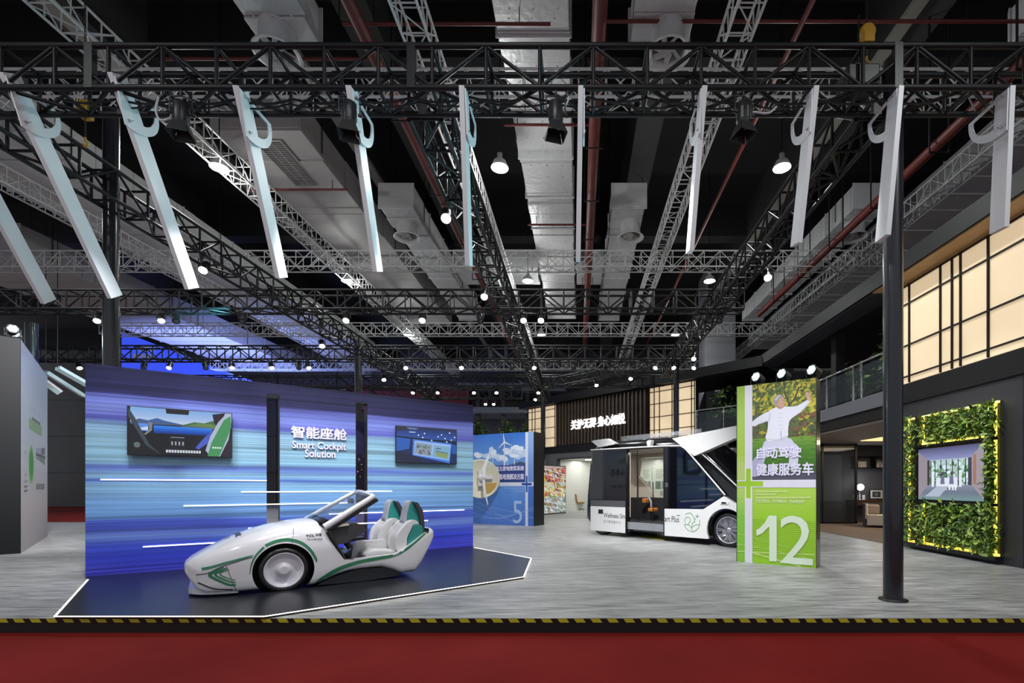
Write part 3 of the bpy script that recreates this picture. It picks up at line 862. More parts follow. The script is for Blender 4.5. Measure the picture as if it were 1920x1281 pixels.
def paint_cabin(p):
    D = rgb(14, 16, 20)
    p.rect(0, 1, 0, 1, D, True); p.up()
    p.grad(.02, .97, .66, 1, [(0, rgb(190, 205, 222)), (.5, rgb(150, 180, 222)), (1, rgb(120, 165, 220))])
    p.up(); p.poly([(.02, .68), (.1, .76), (.18, .73), (.26, .79), (.34, .74), (.5, .68), (.6, .66), (.02, .64)], rgb(60, 92, 150), True)
    p.poly([(.5, .67), (.62, .75), (.72, .74), (.8, .8), (.9, .83), (.95, .6), (.5, .62)], rgb(70, 104, 66), True)
    p.poly([(.55, .66), (.66, .73), (.78, .73), (.86, .7), (.9, .62), (.55, .64)], rgb(96, 128, 70), True); p.up()
    p.poly([(.06, .71), (.84, .635), (.84, .615), (.06, .685)], rgb(86, 86, 92), True)
    p.grad(.23, .8, .46, .63, [(0, rgb(16, 40, 110)), (.5, rgb(24, 88, 196)), (1, rgb(50, 130, 225))])
    p.rect(.08, .18, .5, .66, rgb(90, 140, 220), True); p.poly([(.1, .56), (.18, .6), (.18, .52), (.1, .52)], rgb(190, 205, 235), True); p.up()
    p.poly([(.18, .69), (.22, .69), (.215, .52), (.16, .42), (.14, .43), (.19, .54)], rgb(120, 124, 130), True)
    p.poly([(.34, 1), (.57, 1), (.56, .9), (.35, .9)], rgb(30, 28, 30), True)
    p.rect(.37, .53, .1, .42, rgb(24, 25, 30), True); p.up()
    for i in range(4):
        p.rect(.395 + .035 * i, .41 + .035 * i, .22, .3, rgb(150, 160, 170), True)
    p.rect(.39, .52, .385, .395, rgb(170, 176, 185), True)
    p.poly([(.0, .98), (.0, .8), (.16, .2), (.3, .0), (.19, .22), (.06, .78)], rgb(58, 66, 76), True)
    p.poly(ellipse(.08, .2, .03, .06), rgb(90, 104, 104), True)
    p.poly([(.83, .62), (.72, .42), (.63, .18), (.66, .14), (.76, .3), (.86, .5)], rgb(70, 90, 190), True)
    p.poly([(.8, .95), (.93, 1), (.9, .75), (.85, .68), (.82, .75)], rgb(40, 24, 36), True); p.up()
    p.poly([(.95, 1), (.86, .78), (.78, .45), (.73, .13), (.78, 0), (.88, 0), (.97, .4), (1, .8), (1, 1)], rgb(170, 180, 200), True); p.up()
    p.poly([(.99, .94), (.92, .84), (.86, .6), (.79, .3), (.75, 0), (.87, 0), (.95, .4), (1, .7)], rgb(66, 140, 88), True); p.up()
    p.poly([(1, .55), (.93, .2), (.89, 0), (1, 0)], rgb(40, 32, 46), True); p.up()
    for i in range(13): p.rect(.345 + .0265 * i, .365 + .0265 * i, .055, .115, rgb(200, 205, 215), True)
    for i in range(4): p.rect(.8 + .025 * i, .818 + .025 * i, .18, .215, rgb(225, 235, 230), True)
def paint_street(p):
    p.rect(0, 1, 0, 1, rgb(26, 40, 84), True); p.up()
    p.grad(0, 1, .68, 1, [(0, rgb(46, 80, 160)), (.6, rgb(34, 60, 126)), (1, rgb(40, 44, 66))])
    p.up(); p.poly([(0, 1), (.25, 1), (.16, .9), (0, .86)], rgb(44, 44, 62), True); p.poly([(.15, .99), (.36, .98), (.3, .93), (.2, .93)], rgb(96, 112, 158), True)
    p.poly([(0, .73), (1, .63), (1, .58), (0, .69)], rgb(16, 24, 44), True)
    p.poly([(0, .69), (.22, .66), (.2, .38), (0, .3)], rgb(42, 90, 176), True)
    p.poly([(.92, .56), (1, .55), (1, .28), (.92, .3)], rgb(40, 84, 165), True)
    p.poly([(0, .3), (.26, .22), (.4, .12), (.4, 0), (0, 0)], rgb(26, 32, 58), True)
    p.poly([(.26, .66), (.92, .59), (.88, 0), (.7, .06), (.25, .2)], rgb(60, 118, 214), True); p.up()
    p.poly([(.29, .62), (.9, .55), (.87, .08), (.27, .22)], rgb(150, 180, 232), True); p.up()
    p.poly([(.31, .57), (.58, .53), (.56, .18), (.28, .25)], rgb(132, 150, 168), True)
    p.poly([(.61, .52), (.89, .49), (.86, .1), (.58, .18)], rgb(120, 164, 190), True); p.up()
    r = random.Random(8)
    for i in range(36):
        x = r.uniform(.31, .54); p.poly(ellipse(x, r.uniform(.26, .5) - .1 * (x - .3), .018, .03, 7, 0, .3), r.choice([rgb(96, 110, 120), rgb(150, 150, 170), rgb(110, 125, 96), rgb(90, 96, 122)]), True)
    p.poly([(.63, .33), (.8, .29), (.86, .33), (.84, .14), (.66, .2)], rgb(130, 150, 96), True); p.up()
    p.poly([(.64, .36), (.84, .3), (.84, .28), (.64, .34)], rgb(50, 70, 104), True); p.rect(.64, .73, .4, .44, rgb(84, 104, 150), True)
    for (x, z) in ((.35, .78), (.42, .72), (.45, .84), (.57, .65), (.68, .77), (.74, .83), (.8, .73), (.88, .9), (.91, .69), (.83, .63), (.97, .78)): p.poly(ellipse(x, z, .012, .02, 8), rgb(230, 240, 255), True)
    p.poly(ellipse(.25, .855, .06, .015, 10), rgb(170, 190, 225), True)
tv('wall television showing a car cabin with a mountain view, left of the narrow gap', BW.loc, BW.rot, .51, 1.939, 2.02, 2.85, -.12, paint_cabin)
tv('wall television showing a blue city display, right of the raised lettering', BW.loc, BW.rot, 4.885, 6.30, 2.02, 2.85, -.12, paint_street)
# night-city panel glimpsed through the right-hand gap
q = BW.pt(4.55, 1.0)
t = thing('city_panel', 'narrow purple night city panel glimpsed through the right gap in the blue wall', 'display panel', BW.pt(4.0, .9), BW.rot)
mb = MB(); mb.box(0, .62, .0, .06, 0, 3.0); mb.build('board', M_dark, t)
p = Pic(0, .62, 0, 3.0, -.001); p.grad(0, 1, 0, 1, [(0, rgb(120, 120, 190)), (.3, rgb(150, 140, 200)), (.36, rgb(40, 36, 60)), (.7, rgb(30, 30, 56)), (.8, rgb(60, 58, 110)), (1, rgb(70, 66, 120))]); p.up()
r = random.Random(4)
for i in range(60): p.poly(ellipse(r.random(), r.uniform(.36, .75), .03, .006, 7), r.choice([rgb(220, 160, 90), rgb(200, 120, 90), rgb(240, 200, 150)]), True)
p.rect(0, 1, .33, .37, rgb(226, 224, 236), True)
p.build('print', M_print, t)

# ------------------------------------------------------------------ car platform with a light edge
pp = [floor_pt(x, y, .03) for x, y in ((165, 1087), (103, 1156), (496, 1156), (982, 1082), (996, 1047), (889, 1027))]
back = [BW.pt(BL, .0)[:2], BW.pt(0, .0)[:2]]
t = thing('car_platform', 'low black display platform edged with a glowing line under the white open car', 'platform', (0, 0, 0))
mb = MB(); mb.slab(pp + back[:1] + back[1:], 0.0, .03); mb.build('deck', mat('deck_black', rgb(26, 27, 32), .3, vary=.15, bscale=3), t)
for i in range(5):
    a, b = Vector(pp[i]), Vector(pp[i + 1])
    d = (b - a).normalized(); nn = Vector((-d.y, d.x)) * -.010
    mb = MB(); mb.slab([tuple(a + nn), tuple(b + nn), tuple(b - nn), tuple(a - nn)], .026, .033)
    o = mb.build('edge_light', M_warmled, t)

# ------------------------------------------------------------------ white open two-seat show car (local x: tail, y: away from the camera, z up)
c0 = floor_pt(535, 1112)
CF = Frame(c0, (c0[0] + BW.u[0], c0[1] + BW.u[1]))
car = thing('concept_car', 'white open two-seat show car with green stripes on the black platform', 'car', (c0[0], c0[1], .03), CF.rot)
CW = .70
us = [-1.13, -1.11, -1.05, -.97, -.88, -.76, -.62, -.48, -.34, -.2, -.06, .08, .22, .36, .5, .66, .82, .98, 1.14, 1.30, 1.46, 1.6, 1.72, 1.84, 1.95, 2.05, 2.13, 2.19, 2.21]
def cW(u): return lerp(u, [-1.13, -1.11, -1.05, -.97, -.86, -.7, -.5, -.2, 1.5, 1.8, 2.0, 2.13, 2.19, 2.21], [.12, .24, .39, .50, .58, .645, .685, .70, .70, .68, .64, .58, .52, .46])
def cT(u): return lerp(u, [-1.13, -1.11, -1.05, -.97, -.8, -.6, -.4, -.2, 0, .2, .4, .6, 1.0, 1.5, 2.0, 2.13, 2.21], [.41, .45, .50, .555, .655, .755, .835, .895, .94, .965, .975, .96, .93, .90, .86, .82, .74])
def cB(u): return lerp(u, [-1.13, -1.06, -1.0, -.93, .36, .5, .66, .82, 1.0, 1.33, 1.45, 1.6, 1.87, 1.95, 2.1, 2.18, 2.21], [.33, .22, .12, .055, .035, .08, .145, .185, .2, .2, .15, .07, .075, .20, .45, .58, .62])
prof = [(0, 0), (.8, 0), (.95, .02), (1.0, .10), (1.0, .46), (.985, .62), (.93, .78), (.80, .89), (.58, .955), (.3, .99), (0, 1)]
fine = curve_pts(prof, 3)
mb = MB(); rings = []
for u in us:
    w, zt, zb = cW(u), cT(u), cB(u)
    R = [(u, CW - w * a, zb + (zt - zb) * h) for a, h in fine]
    R += [(u, CW + w * a, zb + (zt - zb) * h) for a, h in reversed(fine[1:-1])]
    rings.append(R)
n = len(rings[0]); vs = [p for R in rings for p in R]
mb.add(vs, [(i * n + k, i * n + (k + 1) % n, (i + 1) * n + (k + 1) % n, (i + 1) * n + k) for i in range(len(rings) - 1) for k in range(n)], 0, True)
mb.add(rings[0], [tuple(range(n))], 0); mb.add(rings[-1], [tuple(range(n - 1, -1, -1))], 0)
M_well = mat('wheel_well_dark', rgb(14, 14, 16), .6)
M_tub = mat('cabin_tub', rgb(46, 48, 58), .5)
body = mb.build('body', [M_gloss, M_well, M_tub], car, merge=True)
WU, WZ = -.012, .29
open_line = [(.56, 1.9), (.53, .86), (.555, .79), (.74, .40), (.775, .368), (.86, .362), (1.5, .392), (1.62, .44), (1.78, .545), (1.95, .665), (2.09, .752), (2.30, .757), (2.4, 1.9)]
k1 = MB(); k1.prism(open_line, -.5, 1.9, 0)
k2 = MB(); k2.prism([(.45, .72), (.58, .2), (1.72, .2), (1.98, .55), (2.1, .72), (2.1, 1.9), (.7, 1.9), (.52, .84)], .10, 1.30, 2)
k3 = MB(); k3.lathe([(.375, -.3), (.375, .26)], (WU, 0, WZ), (0, 1, 0), 48, 1, False)
k4 = MB(); k4.lathe([(.375, 1.14), (.375, 1.8)], (WU, 0, WZ), (0, 1, 0), 48, 1, False)
cut(body, [k1, k2, k3, k4]); smooth_by_angle(body, 32)
bvh = BVHTree.FromPolygons([v.co.copy() for v in body.data.vertices], [tuple(p.vertices) for p in body.data.polygons])
def on_side(u, z, off=.004):
    h = bvh.ray_cast(Vector((u, -1.5, z)), Vector((0, 1, 0)))
    if h[0] is None or h[0].y > .75: return None
    return h[0] + h[1] * (off if h[1].y < 0 else -off)
def side_decal(name, polys, m, parent=car, depth_map=on_side):
    mb = MB()
    for q in polys:
        # split each quad along its width so that it hugs the panel
        pts = [depth_map(*p) for p in q]
        if any(p is None for p in pts): continue
        mb.add(pts, [tuple(range(len(pts)))], 0, True)
    return mb.build(name, m, parent, merge=True)
M_stripe = mat('green_stripe', rgb(42, 122, 84), .3, coat=.4)
def stripe(name, pts, w, k=8):
    c = curve_pts(pts, k)
    ww = [lerp(i / (len(c) - 1), [0, .12, .5, .88, 1], [w[0], w[1], w[2], w[3], w[4]]) for i in range(len(c))]
    qs = []
    for q in ribbon(c, ww):
        a, b, c_, d = q
        m1 = ((a[0] + d[0]) / 2, (a[1] + d[1]) / 2); m2 = ((b[0] + c_[0]) / 2, (b[1] + c_[1]) / 2)
        qs += [(a, b, m2, m1), (m1, m2, c_, d)]
    return side_decal(name, qs, M_stripe)
def cz(x, y): return CF.hit(340 + x / 3.692, 880 + y / 3.692)
def Z(x, y):
    u, z = cz(x, y); return (u, z - .03)
stripe('green_stripe', [(-.93, .375), (-.82, .40), (-.70, .44), (-.5, .495), (-.37, .53)], [.034, .036, .03, .02, .008])
stripe('green_stripe', [(-.415, .27), (-.395, .40), (-.345, .52), (-.25, .63)], [.004, .01, .02, .028, .03])
stripe('green_stripe', [(-.235, .645), (-.10, .70), (.05, .71), (.2, .655), (.31, .55), (.375, .43), (.395, .36)], [.038, .04, .042, .03, .004])
stripe('green_stripe', [(.40, .06), (.50, .135), (.64, .215), (.80, .275), (1.0, .318), (1.25, .345), (1.44, .362), (1.6, .41), (1.78, .515), (1.95, .635), (2.07, .722)], [.06, .062, .05, .03, .03], 6)
for a, w in (((-.845, .30), .036), ((-.785, .305), .024), ((-.735, .31), .014)):
    x, z = a; k = (-.56 - x) / .285
    stripe('lamp_chevron', [(-.70 + (.845 + x) * .55, .40 - (.845 + x) * .35), (x + .02, z + .02), (x, z), (x + .02, z - .03), (-.66 + (.845 + x) * .4, .165 + (.845 + x) * .55), (-.565, .145 + (.845 + x) * .62)], [w * .8, w, w, w * .8, w * .5], 4)
def seam(pts, w=.007):
    c = curve_pts(pts, 8); return side_decal('panel_seam', [q for q in ribbon(c, w)], mat('seam_dark', rgb(70, 66, 74), .5))
seam([(-.99, .30), (-.86, .325), (-.72, .40), (-.5, .475), (-.38, .505)], .012)
seam([(-.67, .405), (-.59, .15), (-.56, .06)], .006)
seam([(.10, .72), (.085, .66)], .006); seam([(.115, .86), (.10, .74)], .006)
seam([(-.97, .20), (-.8, .115), (-.6, .085)], .02)
def decal_text(name, body_, x0, x1, z0, z1, m, bold=.01, shear=0, slope=0.0):
    tm = text_mesh(body_, x0, x1, z0, z1, 0, bold, shear)
    mb = MB(); vs = []
    for (x, y, z) in tm.v:
        q = on_side(x, z + slope * (x - x0), .004); vs.append(q if q is not None else Vector((x, -.02, z)))
    mb.add(vs, tm.f); return mb.build(name, m, car, normals=False)
M_ink = mat('dark_ink', rgb(52, 52, 62), .4)
a = Z(865, 473); b = Z(925, 455)
decal_text('lettering', 'TCL', a[0], b[0], a[1], b[1] + .002, M_ink, .03)
a = Z(932, 468); b = Z(975, 446)
decal_text('lettering', '华星', a[0], b[0], a[1], b[1], M_ink, .02)
a = Z(872, 494); b = Z(980, 476)
decal_text('lettering', 'ThunderSoft', a[0], b[0], a[1], b[1], M_ink, .01, .3)
a = Z(935, 499); b = Z(980, 492)
decal_text('lettering', '中科创达', a[0], b[0], a[1], b[1], M_ink, .0)
# bonnet lettering, read from the nose side
def on_hood(x, y, off=.004):
    h = bvh.ray_cast(Vector((x, y, 2)), Vector((0, 0, -1)))
    return h[0] + Vector((0, 0, off))
for s, y0, y1, u0, u1, bold in (('Panasonic', .40, 1.00, -.56, -.47, .035), ('松下电器', .56, .84, -.68, -.615, .01)):
    tm = text_mesh(s, y0, y1, 0, 1, 0, bold)
    mb = MB(); mb.add([on_hood(u1 - (z * (u1 - u0)) if False else u0 + z * (u1 - u0), y0 + (y1 - x)) for x, y, z in tm.v], tm.f)
    mb.build('bonnet_lettering', M_ink if bold > .02 else mat('grey_ink', rgb(150, 152, 160), .4), car, normals=False)
# splitter and dark underside
nose = [(u, CW - cW(u) * .92) for u in (-1.09, -1.05, -.97, -.86, -.7, -.55)]
mb = MB()
lip = [(u - .0, v) for u, v in nose]; far_ = [(u, 2 * CW - v) for u, v in reversed(nose)]
mb.slab([(u + .015, v - (.012 if v < CW else -.012)) for u, v in nose + far_], .032, .105); mb.build('front_splitter', M_gloss, car, bevel=.03, seg=4)
mb = MB(); mb.prism([(.40, .02), (.75, .01), (1.05, .005), (1.55, .03), (1.62, .09), (1.36, .19), (.95, .195), (.7, .14), (.5, .07)], .05, 1.35); mb.build('underbody', mat('underbody_grey', rgb(40, 40, 46), .4), car, bevel=.02)
# wheels
M_tyre = mat('tyre_rubber', rgb(22, 22, 26), .32, coat=.3)
M_rim = mat('rim_white', rgb(214, 210, 220), .22, coat=.5)
def car_wheel(y, s):
    mb = MB(); mb.lathe([(.235, .0), (.25, -.012), (.285, -.016), (.308, .0), (.315, .04), (.315, .16), (.30, .2), (.2, .2)], (WU, y, WZ - .002), (0, s, 0), 48, caps=False); o = mb.build('wheel', M_tyre, car)
    mb = MB(); mb.lathe([(.001, -.012), (.04, -.0121), (.062, -.012), (.068, -.009), (.074, .004), (.09, .022), (.13, .042), (.17, .04), (.21, .016), (.236, -.012), (.246, -.012), (.247, -.004), (.247, .04)], (WU, y, WZ - .002), (0, s, 0), 48); mb.build('wheel_cover', M_rim, o)
car_wheel(.03, 1); car_wheel(1.37, -1)
# windscreen
near_b, near_t = Vector((.50, .055, .865)), Vector((1.215, .13, 1.315))
far_t, far_b = Vector((1.195, 1.27, 1.375)), Vector((.40, 1.335, .90))
def ws(s, t):
    """s across from near to far, t up"""
    b = near_b.lerp(far_b, s); tt = near_t.lerp(far_t, s)
    p = b.lerp(tt, t); k = 4 * s * (1 - s)
    p += Vector((-.13 * k * (1 - .75 * t), 0, .055 * k * (1 - t) + .03 * k * t))
    p.z += .03 * math.sin(math.pi * t) * k
    return p
NS, NT = 14, 12
mb = MB(); g = [ws(i / NS, j / NT) for j in range(NT + 1) for i in range(NS + 1)]
fs = [(j * (NS + 1) + i, j * (NS + 1) + i + 1, (j + 1) * (NS + 1) + i + 1, (j + 1) * (NS + 1) + i) for j in range(NT) for i in range(NS)]
mb.add(g, fs, 0, True)
band = lambda f: 1 if (f // NS) < 2 else 0
mb.m = [1 if (k // NS) < 2 or (k // NS) >= NT - 1 else 0 for k in range(len(fs))]
wso = mb.build('windscreen', [mat('windscreen_glass', rgb(90, 100, 115), .02, alpha=.22, spec=1.0), M_blackgloss], car)
sl = wso.modifiers.new('thick', 'SOLIDIFY'); sl.thickness = .008
mb = MB()
mb.tube([ws(0, k / 12) + Vector((0, -.012, 0)) for k in range(13)], [.052 - .012 * k / 12 for k in range(13)], 10)
mb.tube([ws(1, k / 12) + Vector((0, .012, 0)) for k in range(13)], .036, 10)
mb.tube([ws(k / 12, 1.0) for k in range(13)], .03, 10)
mb.build('windscreen_frame', M_gloss, car)
mb = MB(); mb.tube([ws(0, k / 12) + Vector((.045, .02, -.05)) for k in range(13)], .042, 8)
mb.tube([(.545, .02, .80), (.60, .015, .68), (.68, .012, .53), (.765, .012, .385), (.80, .012, .366), (.9, .012, .366)], [.035, .032, .026, .02, .014, .006], 8)
mb.build('door_frame', M_black, car)
mb = MB(); mb.ball(ws(.42, .9) + Vector((.03, 0, -.08)), .06, 10, sc=(1, 1.6, .6)); mb.tube([ws(.5, .93), ws(.42, .9) + Vector((.03, 0, -.06))], .012, 6); mb.box(.98, 1.02, .6, .86, 1.19, 1.27); mb.build('rear_view_mirror', M_dark, car)
# cabin
mb = MB(); mb.prism([(.50, .78), (.62, .86), (.94, .90), (1.06, .87), (1.10, .79), (1.04, .735), (.80, .60), (.66, .58), (.58, .66)], .12, 1.28); mb.build('dashboard', mat('dashboard_grey', rgb(58, 56, 60), .6), car, bevel=.03)
mb = MB(); mb.prism([(.60, .845), (.84, .875), (.845, .90), (.62, .885)], .07, .16); mb.build('side_vent', mat('vent_cream', rgb(222, 206, 198), .4), car, bevel=.008)
mb = MB(); mb.tube([(.78, .36, .72), (.92, .38, .50)], .05, 8); mb.prism([(.86, .58), (1.12, .62), (1.14, .655), (.9, .64)], .36, .56); mb.build('centre_controls', M_dark, car, bevel=.01)
mb = MB(); mb.box(.62, .80, .2, .5, .3, .38); mb.ball((.78, .3, .46), .07, 10, sc=(1.3, 1, .8)); mb.build('pedal_box', mat('pedal_blue', rgb(120, 140, 190), .4), car, bevel=.02)
M_seat = mat('white_leather', rgb(216, 214, 216), .45, bump=.05, bscale=60)
M_teal = mat('teal_leather', rgb(44, 138, 132), .45)
M_headgrey = mat('pale_grey_leather', rgb(176, 174, 188), .5)
M_shell = mat('seat_shell_dark', rgb(58, 58, 64), .5)
mb = MB(); mb.prism([(.98, .26), (1.02, .52), (1.10, .56), (1.56, .56), (1.6, .26)], .62, .78); mb.build('centre_console', M_seat, car, bevel=.03)
def seat(yc, dx):
    s = bpy.data.objects.new('seat', None); COL.objects.link(s); s.parent = car; s.location = (dx, yc, 0)
    cush = curve_pts([(1.06, .34), (1.08, .41), (1.2, .445), (1.42, .425), (1.62, .40), (1.66, .30), (1.4, .27), (1.12, .27)], 4, True)
    mb = MB(); mb.prism(cush, -.23, .23, 0, smooth_side=True); mb.build('cushion', M_seat, s, bevel=.035, seg=3)
    back = curve_pts([(1.57, .36), (1.535, .48), (1.565, .66), (1.66, .83), (1.74, .905), (1.86, .90), (1.92, .80), (1.90, .62), (1.80, .44), (1.70, .35)], 4, True)
    mb = MB(); mb.prism(back, -.18, .18, 0, smooth_side=True); mb.build('backrest', M_seat, s, bevel=.04, seg=3)
    for q in (-1, 1):
        bol = curve_pts([(1.55, .40), (1.50, .52), (1.54, .70), (1.68, .86), (1.78, .90), (1.76, .80), (1.68, .62), (1.66, .42)], 4, True)
        mb = MB(); mb.prism(bol, q * .23 - .055, q * .23 + .055, 0, smooth_side=True); mb.build('side_bolster', M_seat, s, bevel=.04, seg=3)
        te = curve_pts([(1.67, .42), (1.69, .60), (1.77, .78), (1.84, .84), (1.93, .80), (1.94, .66), (1.86, .46), (1.76, .38)], 4, True)
        mb = MB(); mb.prism(te, q * .235 - .04, q * .235 + .04, 0, smooth_side=True); mb.build('teal_side', M_teal, s, bevel=.02)
    hd = curve_pts([(1.69, .84), (1.705, 1.0), (1.745, 1.18), (1.79, 1.225), (1.86, 1.205), (1.93, 1.06), (1.94, .84)], 4, True)
    mb = MB(); mb.prism(hd, -.12, .12, 0, smooth_side=True); mb.build('headrest', M_headgrey, s, bevel=.03, seg=3)
    for q in (-1, 1):
        th_ = curve_pts([(1.735, .86), (1.755, 1.10), (1.80, 1.21), (1.865, 1.195), (1.94, 1.05), (1.955, .86)], 3, True)
        mb = MB(); mb.prism(th_, q * .125 - .018, q * .125 + .018, 0); mb.build('teal_wing', M_teal, s, bevel=.01)
    sh = [(1.80, 1.21), (1.885, 1.20), (1.97, 1.06), (2.0, .84), (1.99, .62), (1.90, .44), (1.84, .40), (1.93, .66), (1.93, .86), (1.90, 1.04), (1.84, 1.17)]
    mb = MB(); mb.prism(sh, -.2, .2, 0); mb.build('back_shell', M_shell, s, bevel=.015)
    return s
seat(.36, .035); seat(1.02, -.085)
mb = MB(); mb.prism([(1.86, .46), (2.06, .67), (2.09, .68), (2.09, .60), (1.93, .42)], .14, 1.26); mb.build('rear_deck', mat('rear_deck_navy', rgb(44, 52, 80), .25, coat=.5), car)
# ------------------------------------------------------------------ wellness van
VF = Frame(floor_pt(1126.7, 1003), floor_pt(1364, 1026.5))
van = thing('shuttle_van', 'black and white shuttle van with its side doors slid open', 'van', VF.loc, VF.rot)
def VZ(x, y, v=0.0): return VF.hit(1080 + x / 4.928, 780 + y / 4.928, v)
zl = [.20, .32, .5, .8, 1.2, 1.6, 2.0, 2.3, 2.5, 2.66, 2.76, 2.84, 2.89, 2.91]
def vL(z): return lerp(z, [.2, .5, 1.2, 2.0, 2.66, 2.76, 2.84, 2.91], [-.66, -.9, -.86, -.76, -.66, -.50, -.25, .05])
def vR(z): return lerp(z, [.2, .5, 1.0, 1.25, 2.3, 2.7, 2.84, 2.91], [5.3, 5.45, 5.35, 4.95, 3.72, 3.2, 2.9, 2.6])
def vIn(z): return lerp(z, [.2, .4, 2.3, 2.6, 2.76, 2.86, 2.91], [.06, .0, .0, .03, .10, .22, .42])
mb = MB(); rings = []
for z in zl:
    l, r, i = vL(z), vR(z), vIn(z); f, bk = i, 2.05 - i
    rl, rr = .55, .3
    P = []
    for k in range(7):
        a = math.pi / 2 * k / 6; P.append((l + rl - rl * math.cos(a), f + rl * .8 - rl * .8 * math.sin(a)))
    for k in range(5):
        a = math.pi / 2 * k / 4; P.append((r - rr + rr * math.sin(a), f + rr - rr * math.cos(a)))
    for k in range(5):
        a = math.pi / 2 * k / 4; P.append((r - rr + rr * math.cos(a), bk - rr + rr * math.sin(a)))
    for k in range(7):
        a = math.pi / 2 * k / 6; P.append((l + rl - rl * math.sin(a), bk - rl * .8 + rl * .8 * math.cos(a)))
    rings.append([(x, y, z) for x, y in P])
n = len(rings[0])
mb.add([p for R in rings for p in R], [(i * n + k, i * n + (k + 1) % n, (i + 1) * n + (k + 1) % n, (i + 1) * n + k) for i in range(len(rings) - 1) for k in range(n)], 0, True)
mb.add(rings[0], [tuple(range(n))], 0); mb.add(rings[-1], [tuple(range(n))], 0)
M_lining = mat('cream_lining', rgb(206, 196, 180), .6)
M_vanfloor = mat('van_floor', rgb(40, 40, 44), .6)
vb_ = mb.build('body', [M_blackgloss, M_lining, M_well], van)
k1 = MB(); k1.prism([(1.05, .46), (2.44, .46), (2.44, 2.55), (1.05, 2.57)], -.5, .4, 0)
k2 = MB(); k2.prism([(-.25, .46), (3.5, .46), (3.5, 1.6), (2.9, 2.45), (2.7, 2.57), (-.1, 2.57)], .12, 1.86, 1)
k3 = MB(); k3.prism([(-.10, 1.86), (-.02, 2.38), (.12, 2.46), (1.9, 2.46), (1.9, 1.0), (.87, 1.0)], 1.5, 2.6, 1)
kw = []
for s in (0.0, 4.285):
    k = MB(); k.lathe([(.49, -.4), (.49, .34)], (s, 0, .42), (0, 1, 0), 40, 2, False); kw.append(k)
    k = MB(); k.lathe([(.49, 1.72), (.49, 2.4)], (s, 0, .42), (0, 1, 0), 40, 2, False); kw.append(k)
cut(vb_, [k1, k2, k3] + kw); smooth_by_angle(vb_, 35)
M_tint = mat('tinted_glass', rgb(10, 12, 18), .04, spec=.9, coat=.3)
M_vwhite = mat('van_white', rgb(226, 226, 226), .25, coat=.4)
# left door, slid back along the body
d = bpy.data.objects.new('sliding_door', None); COL.objects.link(d); d.parent = van
mb = MB(); mb.prism([(-.35, .13), (1.08, .13), (1.08, .88), (-.35, .88)], -.10, -.04); mb.build('lower_panel', M_vwhite, d, bevel=.012)
mb = MB(); mb.prism([(-.35, .882), (1.08, .882), (1.08, 1.07), (-.35, 1.07)], -.10, -.045); mb.build('grey_band', mat('van_grey_band', rgb(82, 82, 86), .35), d)
mb = MB(); mb.prism([(-.34, 1.072), (1.08, 1.072), (1.08, 2.575), (-.26, 2.60)], -.10, -.045); mb.build('door_glass', M_tint, d)
mb = MB(); mb.box(1.08, 1.105, -.11, .0, .12, 2.58); mb.build('door_edge', M_dark, d)
# right door
d2 = bpy.data.objects.new('sliding_door', None); COL.objects.link(d2); d2.parent = van
arch = [(4.285 + .535 * math.cos(a), .42 + .535 * math.sin(a)) for a in [math.radians(x) for x in (206, 190, 175, 160, 146)]]
mb = MB(); mb.prism([(2.44, .16), (3.775, .175)] + arch + [(3.66, .918), (2.44, .892)], -.10, -.04); mb.build('lower_panel', M_vwhite, d2, bevel=.012)
mb = MB(); mb.prism([(2.46, .896), (3.64, .922), (4.226, 1.261)] + curve_pts([(4.226, 1.261), (3.25, 2.29), (3.02, 2.49), (2.85, 2.545), (2.46, 2.56)], 4)[1:], -.10, -.045); mb.build('door_glass', M_tint, d2)
mb = MB(); mb.box(2.425, 2.46, -.105, .0, .15, 2.58); mb.build('door_edge', M_dark, d2)
mb = MB(); mb.box(2.49, 2.58, -.112, -.10, 1.48, 1.6); mb.build('door_handle', mat('handle_grey', rgb(80, 82, 86), .4), d2)
mb = MB(); mb.prism([(3.66, .918)] + arch[-1:] + [(4.285 + .535 * math.cos(math.radians(x)), .42 + .535 * math.sin(math.radians(x))) for x in range(140, 20, -12)] + [(5.2, .75), (5.15, 1.0), (4.5, 1.1), (4.226, 1.258), (3.67, .925)], -.10, .04); mb.build('front_fender', M_vwhite, van, bevel=.012)
mb = MB(); mb.box(4.13, 4.36, -.125, -.098, 1.06, 1.13); mb.build('side_camera', M_vwhite, van, bevel=.01)
mb = MB(); mb.box(4.18, 4.30, -.132, -.12, 1.075, 1.115); mb.build('side_camera_lens', M_dark, van)
# white line that frames the side glass
mb = MB(); ln = curve_pts([(-.34, 2.635), (.6, 2.62), (2.0, 2.60), (2.86, 2.575), (3.05, 2.52), (3.28, 2.32), (4.26, 1.285)], 6)
mb.tube([(x, -.10, z) for x, z in ln], .022, 6)
mb.tube([(3.40, -.02, 2.46), (3.9, -.02, 2.06), (4.6, -.02, 1.44), (4.9, -.02, 1.1)], .018, 6); mb.build('white_trim', M_vwhite, van)
